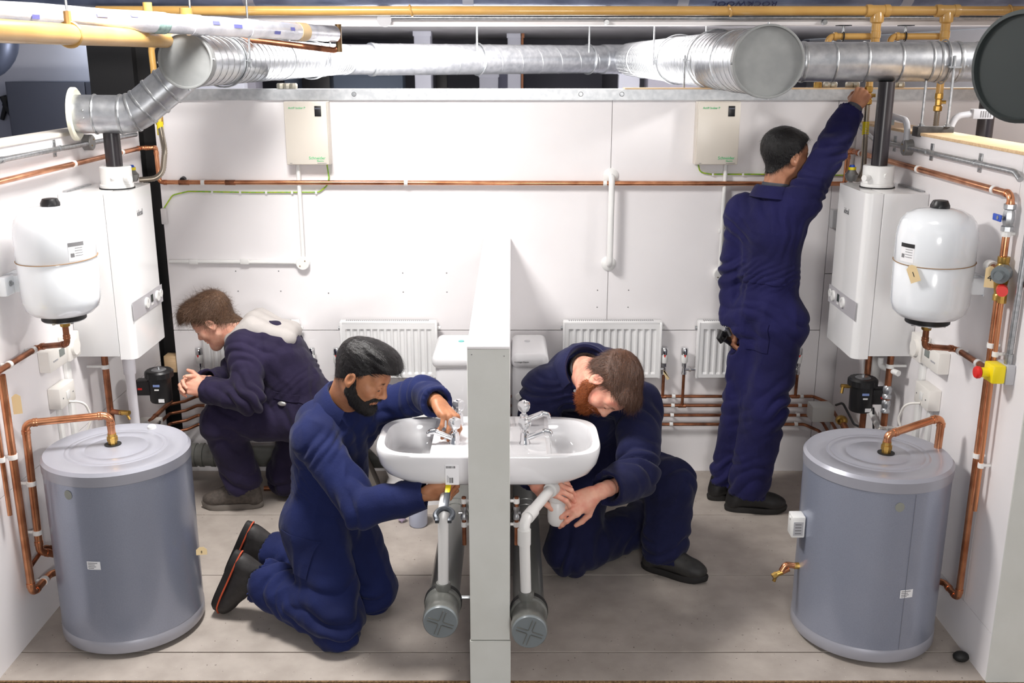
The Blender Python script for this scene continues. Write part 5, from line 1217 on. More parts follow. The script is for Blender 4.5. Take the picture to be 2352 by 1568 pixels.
# ---------------------------------------------------------------- heads
def head_field(neck_l, h=.0032, jaw=1.0, brow=1.0, nose=1.0):
    F = Field((-.105, -.16, -.23), (.105, .145, .155), h)
    F.ell((0, -.018, .035), (.076, .094, .084), 0)
    F.ell((0, .022, -.025), (.063, .066, .088), .03)
    F.cone((0, .035, -.02), (0, .055, -.085), .052, .030, .03)
    for s in (-1, 1):
        F.cone((s*.053, -.002, -.058), (s*.012, .072, -.098), .017*jaw, .020*jaw, .028)
        F.ell((s*.043, .062, -.022), (.022, .022, .022), .025)
        F.cone((s*.012, .088, .026), (s*.046, .070, .024), .0115*brow, .009, .016)
    F.cone((0, .076, -.095), (0, .080, -.102), .020, .018, .02)
    F.cone((0, -.03, -.03), neck_l, .056, .058, .03)
    F.cone((0, .0, -.09), A3(neck_l)+A3((0, .012, 0)), .04, .048, .03)
    F.ell((0, .066, .045), (.052, .026, .04), .03)
    for s in (-1, 1): F.ell((s*.031, .101, .006), (.019, .016, .012), .012, op='s')
    F.cone((0, .090, .020), (0, .111, -.024), .0075, .0115*nose, .012)
    F.ell((0, .110, -.027), (.012*nose, .0125, .010), .008)
    for s in (-1, 1):
        F.ell((s*.012, .100, -.030), (.0085, .010, .0075), .006)
        F.ell((s*.031, .082, .006), (.0135, .0125, .0125), .004)
        F.ell((s*.031, .0845, .0125), (.0155, .0115, .0065), .004)   # upper lid
    F.ell((0, .090, -.045), (.02, .014, .012), .014)
    F.ell((0, .0965, -.0535), (.022, .0085, .0048), .005)
    F.ell((0, .0945, -.0645), (.019, .0085, .0056), .005)
    F.cone((-.024, .091, -.0588), (.024, .091, -.0588), .0016, .0016, .003, op='s')
    F.ell((0, .100, -.0588), (.016, .004, .0012), .002, op='s')
    noears = F.D.copy()
    for s in (-1, 1):
        R = np.array(Euler((math.radians(-12), 0, s*math.radians(-18))).to_matrix())
        F.ell((s*.080, -.012, -.002), (.0085, .020, .031), .006, R)
        F.ell((s*.089, -.008, .002), (.006, .011, .018), .005, R, op='s')
        F.ell((s*.079, -.008, -.028), (.007, .009, .009), .006, R)
    return F, noears
def grid_pts(F): return F.ax[0][:, None, None], F.ax[1][None, :, None], F.ax[2][None, None, :]
def hair_shell(F, noears, prof, thick, extra=(), zmax=None):
    X, Y, Z = grid_pts(F); base = noears
    if extra:
        G = F.like(); G.D = noears.copy()
        for c, r in extra: G.ell(c, r, .02)
        base = G.D
    th = np.interp(Z, thick[0], thick[1]); hz = np.interp(Y, prof[0], prof[1])+.010*np.sin(X*150)*0
    return np.maximum(base-th, (hz-Z)*.85)
def beard_shell(F, noears, t=.006, cheek=.0):
    X, Y, Z = grid_pts(F); G = F.like()
    for s in (-1, 1):
        G.cone((s*.074, -.002, .004), (s*.068, .008, -.05), .010, .019, .004); G.cone((s*.066, .008, -.05), (s*.05, .042, -.082), .022, .026, .01)
        G.cone((s*.05, .042, -.084), (0, .078, -.098), .026, .030, .01); G.cone((s*.034, .066, -.072), (s*.03, .082, -.05), .014, .009, .008); G.cone((s*.03, .086, -.048), (s*.004, .104, -.0435), .0085, .0075, .004)
    G.cone((0, .05, -.105), (0, .085, -.098), .03, .026, .01)
    G.ell((0, .102, -.0595), (.023, .02, .0115), .004, op='s')
    dd = G.D
    return np.maximum(noears-t, dd)
def strands(V_, F, N_, n, length, flow, width=.0012, lift=.25, curl=0, seed=0, jit=.25, segs=3, accept=None):
    r = np.random.RandomState(seed); c = V_[F].mean(1); fn = np.cross(V_[F[:, 2]]-V_[F[:, 0]], V_[F[:, 3]]-V_[F[:, 1]]); ar = np.linalg.norm(fn, axis=1); fn = fn/(ar[:, None]+1e-12)
    if accept is not None: ar = ar*accept(c, fn)
    pick = r.choice(len(c), n, p=ar/ar.sum()); p = c[pick]+r.normal(0, .0012, (n, 3)); nn = fn[pick]
    d = flow(p, nn); d = d-nn*(d*nn).sum(1, keepdims=True)*.9; d = d/(np.linalg.norm(d, axis=1, keepdims=True)+1e-9)+r.normal(0, jit, (n, 3)); d = d/np.linalg.norm(d, axis=1, keepdims=True)
    L = length*(0.6+.7*r.rand(n))[:, None]; side = np.cross(d, nn); side = side/(np.linalg.norm(side, axis=1, keepdims=True)+1e-9)
    rings = []
    for k in range(segs+1):
        t = k/segs; q = p+d*L*t+nn*(L*lift*(t-.85*t*t))+side*(curl*L*np.sin(t*4+r.rand(n)[:, None]*6)*t)-nn*.001*(1-t)
        w_ = width*(1-.75*t); rings.append(q-side*w_/2); rings.append(q+side*w_/2)
    Vv = np.stack(rings, 1).reshape(-1, 3); m = 2*(segs+1); o = np.arange(n)[:, None]*m; Fs = np.concatenate([o+np.array([[2*k, 2*k+1, 2*k+3, 2*k+2]]) for k in range(segs)])
    return Vv, Fs
# ---------------------------------------------------------------- hands
def hand_mesh(w, fdir, back, thumb_side, curl, tc=None, spread=.10, scale=1.0, h=.0027, arm=None, palm_bend=0):
    """w wrist, fdir finger direction, back = back-of-hand normal, thumb_side = +1 if thumb lies along fdir x back, else -1"""
    f = A3(fdir); f = f/np.linalg.norm(f); z = A3(back); z = z-f*(z@f); z = z/np.linalg.norm(z); x = np.cross(f, z)*thumb_side
    B_ = np.stack([x, f, z], 1)
    F = Field((-.085, -.10, -.12), (.10, .215, .055), h)
    K = [(.031, .090, .001), (.0105, .096, .004), (-.0105, .093, .003), (-.0305, .084, -.001)]
    Bs = [(.017, .008, 0), (.006, .006, .002), (-.006, .006, .002), (-.017, .008, 0)]
    for a, b in zip(Bs, K): F.cone(a, b, .0125, .0108, .012)
    F.ell((.0, .052, -.009), (.036, .044, .014), .012)
    F.cone((.016, .015, -.008), (.034, .052, -.014), .015, .013, .012)
    F.cone((-.02, .02, -.008), (-.03, .065, -.01), .013, .011, .012)
    Ls = [(.043, .026, .021), (.047, .030, .022), (.044, .028, .021), (.034, .021, .019)]
    rad = [(.0098, .0088, .0080, .0068)]*3+[(.0088, .0078, .0070, .0060)]
    tips = []
    for i in range(4):
        p = A3(K[i]); ang = 0; sp = spread*(1.4-i)/1.5
        for j in range(3):
            ang += curl[i][j]; d = A3((sp*math.cos(ang), math.cos(ang), -math.sin(ang))); d = d/np.linalg.norm(d); q = p+d*Ls[i][j]
            F.cone(p, q, rad[i][j], rad[i][j+1], .003 if j else .006); F.ell(p, rad[i][j]*1.08, .004); p = q
        tips.append((p, d, ang))
    p = A3((.022, .022, -.008))
    for j, (d, L, r0, r1) in enumerate(zip(tc or [(.8, .55, -.25), (.45, .85, -.25), (.3, .95, -.2)], (.046, .034, .026), (.0145, .0118, .0105), (.0118, .0102, .008))):
        d = A3(d)/np.linalg.norm(d); q = p+d*L; F.cone(p, q, r0, r1, .008 if j == 0 else .003); p = q
    al = A3((0, -1, 0))
    if arm is not None: al = (A3(arm)-A3(w))@B_; al = al/np.linalg.norm(al)
    F.cone((0, .012, 0), al*.03, .026, .026, .014, flat=((0, 0, 1), .78)); F.cone(al*.03, al*.075, .026, .030, .014)
    V_, Fc = F.mesh(); V_ = smoothv(V_, Fc, 1, .4)
    V_ = (V_*scale)@B_.T+A3(w)
    return V_, Fc
CURL_REL = [(.35, .45, .3)]*4
CURL_FIST = [(1.15, 1.45, .9), (1.2, 1.5, .9), (1.25, 1.5, .9), (1.3, 1.5, .9)]
# ---------------------------------------------------------------- materials for people
def cloth(name, col, col2):
    m = mat(name, col, .82, noise=1, nscale=5, col2=col2, sheen=.06, spec=.2); nt = m.node_tree; b = nt.nodes['Principled BSDF']
    tc = nt.nodes.new('ShaderNodeTexCoord'); wv = nt.nodes.new('ShaderNodeTexNoise'); wv.inputs['Scale'].default_value = 9; wv.inputs['Detail'].default_value = 6; wv.inputs['Roughness'].default_value = .6
    w2 = nt.nodes.new('ShaderNodeTexNoise'); w2.inputs['Scale'].default_value = 420
    ad = nt.nodes.new('ShaderNodeMath'); ad.operation = 'MULTIPLY_ADD'; ad.inputs[1].default_value = .12
    bp = nt.nodes.new('ShaderNodeBump'); bp.inputs['Strength'].default_value = .5; bp.inputs['Distance'].default_value = .012
    nt.links.new(tc.outputs['Object'], wv.inputs['Vector']); nt.links.new(tc.outputs['Object'], w2.inputs['Vector'])
    nt.links.new(w2.outputs[0], ad.inputs[0]); nt.links.new(wv.outputs[0], ad.inputs[2]); nt.links.new(ad.outputs[0], bp.inputs['Height']); nt.links.new(bp.outputs[0], b.inputs['Normal'])
    return m
def skin(name, col, col2):
    m = mat(name, col, .48, noise=1, nscale=28, col2=col2, bump=.10, bscale=420, spec=.4); b = m.node_tree.nodes['Principled BSDF']
    b.inputs['Subsurface Weight'].default_value = .18; b.inputs['Subsurface Radius'].default_value = (.012, .005, .003); b.inputs['Subsurface Scale'].default_value = .6
    return m
def hairm(name, col, col2, rough=.5): return mat(name, col, rough, noise=1, nscale=210, col2=col2, spec=.4, bump=.5, bscale=330)
# ---------------------------------------------------------------- coverall
def limbfold(V_, N_, c, axis, sig, lam, amp, seed=0, side=None):
    c = A3(c); ax = A3(axis); ax = ax/np.linalg.norm(ax); q = V_-c; t = q@ax; rad = np.linalg.norm(q-t[:, None]*ax, axis=1)
    w_ = np.exp(-(t/sig)**2)*np.clip(1.6-rad/.14, 0, 1)
    if side is not None:
        sd = A3(side)/np.linalg.norm(side); w_ = w_*np.clip(.45+.75*(q@sd)/np.maximum(np.linalg.norm(q, axis=1), 1e-6), 0, 1)
    pr = np.cross(ax, A3((.3, .5, .81))); pr = pr/(np.linalg.norm(pr)+1e-9); sl = .9*math.sin(seed*2.7+c[0]*9+c[2]*5)
    ph = (t+sl*(q@pr))/lam*2*PI+7.5*vnoise(V_*5.2+seed)+2.0*vnoise(V_*13+seed)
    w_ = w_*np.clip(.7+.8*vnoise(V_*6+seed+9), 0, 1.2)
    return 2.1*amp*w_*(2*np.abs(np.sin(ph/2))-1.2)
def coverall(J, front, spec, m, parent, h=.0062, seed=0):
    j = {k: A3(v) for k, v in J.items()}; front = A3(front)/np.linalg.norm(front)
    pts = np.array([v for v in j.values()]); F = Field(pts.min(0)-.26, pts.max(0)+.26, h)
    g = lambda k, d: spec.get(k, d)
    bulk = g('bulk', 1.0)
    upv = j['neck']-j['pel']; wa = j['pel']+upv*.33+A3(g('waist_off', (0, 0, 0))); chs = j['pel']+upv*.70+A3(g('chest_off', (0, 0, 0)))
    fl = (front, .78); F.cone(j['pel'], wa, .152*bulk, .142*bulk, .05, fl); F.cone(wa, chs, .142*bulk, .160*bulk, .05, fl)
    F.cone(chs, j['neck']-upv/np.linalg.norm(upv)*.03, .150*bulk, .075, .05, (front, .72))
    F.cone(j['shR']*.92+j['shL']*.08, j['shL']*.92+j['shR']*.08, .070, .070, .05)
    for s in 'RL':
        sh, el, wr = j['sh'+s], j['el'+s], j['wr'+s]; ra = g('arm', (.074, .064, .050))
        F.cone(chs+(sh-chs)*.55, sh, .10, .072, .05, (front, .8))
        F.cone(sh, el, ra[0], ra[1], .035); F.cone(el, wr+(wr-el)*.1, ra[1], ra[2], .02)
        hp, kn, an = j['hip'+s], j['kn'+s], j['an'+s]; rl = g('leg', (.112, .088, .078))
        F.cone(j['pel'], hp, .13, rl[0]*1.08, .05); F.cone(hp, kn, rl[0], rl[1], .045); F.cone(kn, an+(an-kn)*.12, rl[1], rl[2], .025)
    for (a, b, r0, r1) in g('extra', ()): F.cone(a, b, r0, r1, .04)
    for s in 'RL':
        sh, el, wr = j['sh'+s], j['el'+s], j['wr'+s]; d = (wr-el)/np.linalg.norm(wr-el); ra = g('arm', (.074, .064, .050))
        cw = wr-d*g('cuff', {}).get(s, .0)
        F.cutend(cw, d, .085); F.cone(cw+d*.03, cw-d*.03, ra[2]-.008, ra[2]-.010, 0, op='s')
        kn, an = j['kn'+s], j['an'+s]; d = (an-kn)/np.linalg.norm(an-kn); rl = g('leg', (.112, .088, .078)); ca = an+d*g('hem', {}).get(s, .0)
        F.cutend(ca, d, .11); F.cone(ca+d*.03, ca-d*.035, rl[2]-.008, rl[2]-.012, 0, op='s')
    nd = A3(g('neckdir', upv)); nd = nd/np.linalg.norm(nd)
    F.cone(j['neck']-nd*.02, j['neck']+nd*.12, .064, .075, .01, op='s')
    V_, Fc = F.mesh(); N_ = vnormals(V_, Fc)
    W_ = V_+.03*np.stack([vnoise(V_*6+k*7+seed) for k in range(3)], 1)
    D = .0055*(1-2.4*np.abs(vnoise(W_*A3((9, 9, 3.6))+seed)))+.0045*(1-2.4*np.abs(vnoise(W_*A3((14, 14, 8))+seed+5)))+.0012*vnoise(V_*24+seed)
    for s in 'RL':
        sh, el, wr = j['sh'+s], j['el'+s], j['wr'+s]
        D += limbfold(V_, N_, el, wr-sh, .085, .068, .0060, seed+1)+limbfold(V_, N_, sh*.8+el*.2, el-sh, .06, .06, .0045, seed+2)+limbfold(V_, N_, wr, wr-el, .06, .05, .0012, seed+3)
        hp, kn, an = j['hip'+s], j['kn'+s], j['an'+s]
        D += limbfold(V_, N_, kn, an-hp, .13, .095, .0070, seed+4)+limbfold(V_, N_, an, an-kn, .12, .085, .0055, seed+5)+limbfold(V_, N_, hp, kn-hp, .10, .08, .006, seed+6)
    D += limbfold(V_, N_, wa, upv, .055, .030, .0035, seed+7)+limbfold(V_, N_, chs, j['shR']-j['shL'], .16, .085, .0045, seed+8)
    V_ = V_+N_*D[:, None]; V_ = smoothv(V_, Fc, 1, .25)
    o = npobj('coverall', V_, Fc, m, parent)
    return o, V_, Fc, dict(waist=wa, chest=chs, front=front)
def cloth_patch(o, c, u, v, w_, h_, name, m, lift=.003, th=.002, nmin=.2):
    """a pocket or flap lying on the cloth: part of the surface clipped to a rectangle and lifted"""
    c, u, v = Vector(c), Vector(u).normalized(), Vector(v); v = (v-u*v.dot(u)).normalized(); n = u.cross(v)
    bm = bmesh.new(); bm.from_mesh(o.data); R = max(w_, h_)
    dele = [f for f in bm.faces if (f.calc_center_median()-c).length > R*1.1 or f.normal.dot(n) < nmin]
    bmesh.ops.delete(bm, geom=dele, context='FACES')
    for pc, pn in ((c+u*w_/2, u), (c-u*w_/2, -u), (c+v*h_/2, v), (c-v*h_/2, -v)):
        bmesh.ops.bisect_plane(bm, geom=bm.verts[:]+bm.edges[:]+bm.faces[:], dist=1e-5, plane_co=pc, plane_no=pn, clear_outer=True)
    if not bm.faces: bm.free(); return None
    bm.normal_update()
    for x in bm.verts: x.co += x.normal*lift
    ret = bmesh.ops.extrude_face_region(bm, geom=bm.faces[:])
    for x in [g for g in ret['geom'] if isinstance(g, bmesh.types.BMVert)]: x.co += x.normal*th
    bmesh.ops.recalc_face_normals(bm, faces=bm.faces[:])
    me = bpy.data.meshes.new(name); bm.to_mesh(me); bm.free()
    return link(name, me, m, o, 40)
def collar(c, nd, front, m, parent, r0=.066, open_=2.45, hgt=.036, fall=.052, tip=.03, tilt=0, name='collar'):
    c = A3(c); nd = A3(nd)/np.linalg.norm(nd); fr = A3(front); fr = fr-nd*(fr@nd); fr = fr/np.linalg.norm(fr); rt = np.cross(fr, nd)
    n = 36; rows = []
    for i in range(n+1):
        ph = -open_+2*open_*i/n; e = -fr*math.cos(ph)+rt*math.sin(ph); fx = max(0, (abs(ph)-1.3)/(open_-1.3))
        H = hgt*(1-.45*fx); sp = 1+.18*fx
        prof = [(r0*sp, -.03), (r0*sp, -.005), (r0*sp+.001, H), (r0*sp+.006, H+.004), (r0*sp+.013, H-.002), (r0*sp+.024, H-fall*.55), (r0*sp+.034, H-fall-tip*fx**2)]
        rows.append([c+e*r+nd*z+fr*(tilt*fx) for r, z in prof])
    V_ = np.array(rows).reshape(-1, 3); k = len(rows[0]); Fc = np.array([[i*k+j, (i+1)*k+j, (i+1)*k+j+1, i*k+j+1] for i in range(n) for j in range(k-1)])
    N_ = vnormals(V_, Fc); V2 = V_-N_*.003; m0 = len(V_)
    F2 = Fc.tolist()+[[a+m0 for a in f[::-1]] for f in Fc.tolist()]
    for i in range(n): F2 += [[i*k, (i+1)*k, (i+1)*k+m0, i*k+m0], [i*k+k-1, (i+1)*k+k-1, (i+1)*k+k-1+m0, i*k+k-1+m0]]
    for j in range(k-1): F2 += [[j, j+1, j+1+m0, j+m0], [n*k+j, n*k+j+1, n*k+j+1+m0, n*k+j+m0]]
    me = bpy.data.meshes.new(name); me.from_pydata(np.concatenate([V_, V2]).tolist(), [], F2); me.update()
    return link(name, me, m, parent, 50)
# ---------------------------------------------------------------- boots
def boot(ankle, toe_dir, up, parent, m, msole, L=.29, high=.11, rim=None, name='boot', ms=None, laces=True):
    B_ = basis(toe_dir, up); a = A3(ankle)          # local: x right, y toe, z up; ankle joint at (0,0,0), floor at z=-.09
    F = Field((-.075, -.115, -.075), (.075, .25, high+.03), .0045)
    F.cone((0, -.01, high), (0, -.015, .0), .050, .047, 0, flat=((1, 0, 0), .9))
    F.cone((0, -.045, -.035), (0, .06, -.03), .040, .043, .03); F.cone((0, .03, -.005), (0, .12, -.035), .042, .036, .035, flat=((0, 0, 1), 1.0))
    F.ell((0, .135, -.042), (.047, .062, .036), .03); F.cone((0, -.055, .02), (0, -.06, -.05), .030, .036, .02)
    X, Y, Z = grid_pts(F); F.D = np.maximum(F.D, np.broadcast_to(-.070-Z, F.D.shape)); F.D = np.maximum(F.D, np.broadcast_to(Z-high, F.D.shape))
    F.cone((0, -.012, high+.02), (0, -.014, high-.03), .043, .041, 0, op='s')
    V_, Fc = F.mesh(); V_ = smoothv(V_, Fc, 1, .4)
    o = npobj(name, V_@B_.T+a, Fc, m, parent)
    # sole
    pts = []; n = 40
    for i in range(n):
        t = 2*PI*i/n; y = .052+.150*math.sin(t); wd = np.interp(y, [-.10, -.06, .02, .10, .16, .202], [.030, .040, .036, .047, .046, .020]); c_ = math.cos(t)
        pts.append((math.copysign(abs(c_)**.6, c_)*wd, y))
    mb = M(); Bm = Matrix(B_.tolist())
    vs = []
    for z_, s_ in ((-.092, .97), (-.088, 1.0), (-.070, 1.02), (-.062, 1.0)):
        for x_, y_ in pts:
            toe = max(0, (y_-.13)/.07)**2*.010
            vs.append(Bm @ Vector((x_*s_, .052+(y_-.052)*s_, z_+toe))+Vector(a))
    fs = [(r*n+i, r*n+(i+1) % n, (r+1)*n+(i+1) % n, (r+1)*n+i) for r in range(3) for i in range(n)]+[tuple(range(n))[::-1], tuple(range(3*n, 4*n))]
    so = mb.raw(vs, fs).obj('sole', msole, o)
    if rim is not None:
        vs2 = [Bm @ Vector((x_*1.03, .052+(y_-.052)*1.03, -.0645+max(0, (y_-.13)/.07)**2*.010))+Vector(a) for x_, y_ in pts]
        M().tube(vs2+[vs2[0]], .0035, 6).obj('sole_rim', rim, o)
    if laces:
        for k in range(5):
            y_ = .035+.018*k; z_ = np.interp(y_, [.03, .06, .12], [.038, .022, .002])+.003
            p = [Bm @ Vector((x_, y_+.004*(1 if x_ > 0 else -1), z_-abs(x_)*.35))+Vector(a) for x_ in (-.026, -.012, 0, .012, .026)]
            M().tube(p, .003, 6).obj('lace', ms or RUB, o)
    return o
# ================================================================ people
def head_parts(parent, c, fwd, up, neck_w, sk, hair_m, kind, scale=1.0, seed=0, browm=None, beard=None):
    B_ = basis(fwd, up); c = A3(c); nl = (A3(neck_w)-c)@B_/scale
    F, ne = head_field(nl)
    W = lambda v: (v*scale)@B_.T+c
    V_, Fc = F.mesh(); V_ = smoothv(V_, Fc, 1, .3)
    body = (W(V_), Fc)
    prof, thick, extra, L, n, flow, lift, wid, curl, jit = kind
    H = hair_shell(F, ne, prof, thick, extra); hv, hf = nets(H, F.lo, F.h); hn = vnormals(hv, hf)
    st_ = strands(hv, hf, hn, n, L, flow, wid, lift, curl, seed, jit, accept=lambda p, q: (np.einsum('ij,ij->i', q, p-A3((0, -.01, .02))) > 0).astype(float)*np.where(p[:, 2] < .03, .8, 1))
    hv2 = hv+hn*(.0016*vnoise(hv*A3((260, 60, 120))+seed))[:, None]
    sv, sf = joinVF([(W(hv2), hf), (W(st_[0]), st_[1])])
    ho = npobj('hair', sv, sf, hair_m, parent)
    # eyes and brows
    ew = mat('eye_white', (225, 220, 214), .2); ei = mat('eye_dark', (28, 18, 14), .15)
    for s in (-1, 1):
        e = M(); cc = A3((s*.031, .0815, .0025)); e.ball(W(cc), .0112*scale, 14, 10); eo = e.obj('eye', ew, parent, 0)
        d = A3((0, .9, -.42)); d = d/np.linalg.norm(d); M().ball(W(cc+d*.0075), .0062*scale, 12, 8).obj('iris', ei, eo, 0)
        lp = [W(A3((s*(.0185+.024*t), .0975-.010*abs(t-.3)-.012*t*t, .0095-.0045*(2*t-1)**2))) for t in np.linspace(0, 1, 7)]
        M().tube([Vector(p) for p in lp], [.0006]+[.0011]*5+[.0006], 6).obj('eyelashes', ei, parent)
        r = np.random.RandomState(seed+5+s); bs = []
        for q in range(190):
            t = r.rand(); p = A3((s*(.013+.036*t), .1005-.004*t-.020*t*t, .0275+.008*t-.009*t*t+.0075*(r.rand()-.5))); dd = A3((s*.8, -.25, .35-.6*t)); dd = dd/np.linalg.norm(dd)*.008
            q0 = W(p); q1 = W(p+dd+A3((0, .001, 0))); up_ = B_@A3((0, 0, .0009))*scale
            bs.append(np.array([q0-up_, q0+up_, q1+up_*.3, q1-up_*.3]))
        npobj('eyebrow', np.concatenate(bs), np.arange(4*len(bs)).reshape(-1, 4), browm or hair_m, parent)
    if beard:
        bm_, t, L2, n2 = beard
        bd = beard_shell(F, ne, t); bv, bf = nets(bd, F.lo, F.h); bn = vnormals(bv, bf)
        fl = lambda p, q: np.stack([p[:, 0]*2, .25+0*p[:, 0], -1+0*p[:, 0]], 1)
        ss = strands(bv, bf, bn, n2, L2, fl, .0011, .45, .1, seed+9, .35, accept=lambda p, q: ((q@A3((0, .7, -.5))) > -.75).astype(float))
        b2 = bv+bn*(.0018*vnoise(bv*A3((220, 220, 70))+seed))[:, None]
        v2, f2 = joinVF([(W(b2), bf), (W(ss[0]), ss[1])]); npobj('beard', v2, f2, bm_, parent)
    return body
PR_SHORT = ([-.13, -.10, -.07, -.02, .015, .04, .06, .085, .12], [-.085, -.07, -.045, -.005, .028, .05, .066, .082, .085])
back_flow = lambda p, q: np.stack([p[:, 0]*4, .25+0*p[:, 0], -.4-.5*(p[:, 2] < .06)], 1)
fwd_flow = lambda p, q: np.stack([p[:, 0]*1.5, np.where(p[:, 2] > .05, 1.0, .15), np.where(p[:, 2] > .05, -.1, -1.0)], 1)
def inner(F_, segs, k=.03):
    for a, b, r0, r1 in segs: F_.cone(a, b, r0, r1, k)
def finish_body(parent, J, pieces, sk):
    wa, chs = inf['waist'], inf['chest']
    # slim continuous body under the clothes, joined with head and hands into one mesh
    j = {k: A3(v) for k, v in J.items()}; pts = np.array(list(j.values())); F_ = Field(pts.min(0)-.12, pts.max(0)+.12, .011)
    seg = [(j['pel'], wa, .085, .08), (wa, chs, .08, .085), (chs, j['neck'], .085, .055), (j['shR'], j['shL'], .045, .045)]
    for s in 'RL': seg += [(j['sh'+s], j['el'+s], .04, .034), (j['el'+s], j['wr'+s], .033, .026), (j['pel'], j['hip'+s], .08, .07), (j['hip'+s], j['kn'+s], .066, .05), (j['kn'+s], j['an'+s], .048, .034)]
    inner(F_, seg); V_, Fc = F_.mesh()
    v, f = joinVF(pieces+[(V_, Fc)])
    return npobj('body', v, f, sk, parent)
vv = lambda *a: A3(a)
# ---------------------------------------------------------------- the dark-haired man at the left basin
CLB = cloth('navy_cotton_blue', (22, 32, 78), (18, 26, 66))
J = dict(head=(-.545, 3.575, 1.03), neck=(-.650, 3.645, .888), shR=(-.735, 3.50, .80), shL=(-.525, 3.81, .812), elR=(-.535, 3.33, .60), wrR=(-.300, 3.325, .662), elL=(-.345, 3.73, .895), wrL=(-.270, 3.505, .940),
         pel=(-.735, 3.665, .43), hipR=(-.765, 3.60, .405), hipL=(-.69, 3.755, .405), knR=(-.665, 3.425, .095), knL=(-.575, 3.685, .095), anR=(-.985, 3.60, .165), anL=(-1.005, 3.86, .15))
FRB = (.80, -.58, -.08)
t = thing('person', 'man in blue coverall kneeling at the left basin with one hand on the tap', 'person', (-.72, 3.6, 0))
SKB = skin('skin_olive', (180, 126, 92), (162, 108, 76))
co, cv, cf, inf = coverall(J, FRB, dict(arm=(.074, .066, .054), leg=(.118, .10, .082), bulk=1.0, neckdir=(.35, -.15, 1), cuff=dict(R=.01, L=.012), hem=dict(R=.0, L=.0), chest_off=(-.02, .0, .01)), CLB, t, seed=3)
hb = head_parts(t, (-.553, 3.565, 1.028), (.86, -.24, -.50), (.45, -.10, .9), J['neck'], SKB, hairm('hair_black', (20, 17, 19), (11, 9, 10), .3),
    (PR_SHORT, ([-.06, .0, .05, .09, .12], [.002, .004, .009, .016, .018]), [((0, .074, .086), (.055, .034, .020)), ((0, .03, .108), (.05, .05, .018))], .026, 5200, fwd_flow, .10, .0012, .04, .10), seed=4, scale=1.0,
    beard=(hairm('beard_black', (22, 17, 16), (12, 9, 9), .65), .008, .010, 3200))
hr = hand_mesh((-.312, 3.324, .660), (.96, -.12, .16), (-.05, -.80, -.3), 1, [(1.0, 1.3, .8)]*4, [(.5, .5, -.7), (.2, .9, -.4), (.1, 1, -.2)], scale=.95, arm=J['elR'])
hl = hand_mesh((-.270, 3.500, .946), (.50, -.66, -.36), (.20, .20, .95), -1, [(.65, .75, .4), (.75, .75, .4), (.85, .7, .4), (.95, .7, .4)], [(.8, .55, -.5), (.35, .75, -.7), (.0, .75, -.75)], spread=.16, arm=J['elL'])
finish_body(t, J, [hb, hr, hl], SKB)
collar((-.632, 3.632, .895), (.42, -.20, .9), FRB, CLB, co, r0=.078, open_=2.3, hgt=.036, fall=.062, tip=.035)
cloth_patch(co, (-.80, 3.49, .34), (.62, -.78, 0), (0.2, 0.2, 1), .14, .15, 'pocket', CLB)
BOOTB = mat('boot_dark_grey', (38, 34, 34), .6, noise=1, nscale=60, col2=(28, 25, 25)); SOLEB = mat('boot_sole_black', (24, 22, 22), .7); ORG = mat('orange_rim', (190, 78, 44), .6)
boot((-1.045, 3.615, .165), (-.42, .10, -.90), (.88, -.10, -.42), t, BOOTB, SOLEB, rim=ORG, high=.09)
boot((-1.065, 3.875, .165), (-.42, .10, -.90), (.88, -.10, -.42), t, BOOTB, SOLEB, rim=ORG, high=.09)
# the wrench in the lower hand
t = thing('basin_wrench', 'dark basin wrench with yellow grip label held under the left basin', 'wrench', (-.225, 3.2, .5))
dirw = Vector((-.05, -.93, -.36)).normalized(); top = Vector((-.222, 3.33, .716)); px = Vector((1, 0, 0))
RW_ = Matrix((px, dirw.cross(px), dirw)).transposed()
wpt = lambda s_: top+dirw*s_
DW = mat('dark_tool_grey', (66, 70, 76), .4, .5)
M().box(wpt(.03), (.019, .012, .09), RW_, .003).obj('grip', YELB, t)
M().box(wpt(.105), (.021, .011, .09), RW_, .003).obj('shank', DW, t)
c0 = wpt(.175); jp = [c0+px*(.029*math.cos(a))-dirw*(.029*math.sin(a)) for a in np.linspace(-.75, PI+.75, 17)]
M().tube(jp, [.008]+[.010]*15+[.008], 8).obj('jaw', DW, t)
for s_ in (0, -1): M().box(jp[s_]+dirw*.004, (.014, .014, .018), RW_, .002).obj('jaw_tip', DW, t)
# ---------------------------------------------------------------- the tall man reaching for the gas valve
CLA = cloth('navy_cotton_violet', (28, 27, 74), (23, 22, 62))
J = dict(neck=(1.205, 4.68, 1.545), shR=(1.31, 4.605, 1.515), shL=(1.083, 4.765, 1.448), elR=(1.438, 4.655, 1.745), wrR=(1.547, 4.73, 1.915), elL=(1.078, 4.81, 1.145), wrL=(1.068, 4.745, .905),
         pel=(1.215, 4.68, 1.00), hipR=(1.262, 4.625, .945), hipL=(1.165, 4.72, .94), knR=(1.212, 4.585, .545), knL=(1.142, 4.725, .53), anR=(1.160, 4.60, .13), anL=(1.100, 4.745, .13))
FRA = (.78, .62, 0)
t = thing('person', 'tall man in dark coverall standing and reaching up to the gas valve', 'person', (1.15, 4.66, 0))
SKA = skin('skin_brown', (172, 122, 94), (154, 104, 78))
co, cv, cf, inf = coverall(J, FRA, dict(arm=(.078, .070, .060), leg=(.112, .098, .092), bulk=.97, cuff=dict(R=.0, L=.0), hem=dict(R=.02, L=.02), neckdir=(.1, .08, 1)), CLA, t, seed=8)
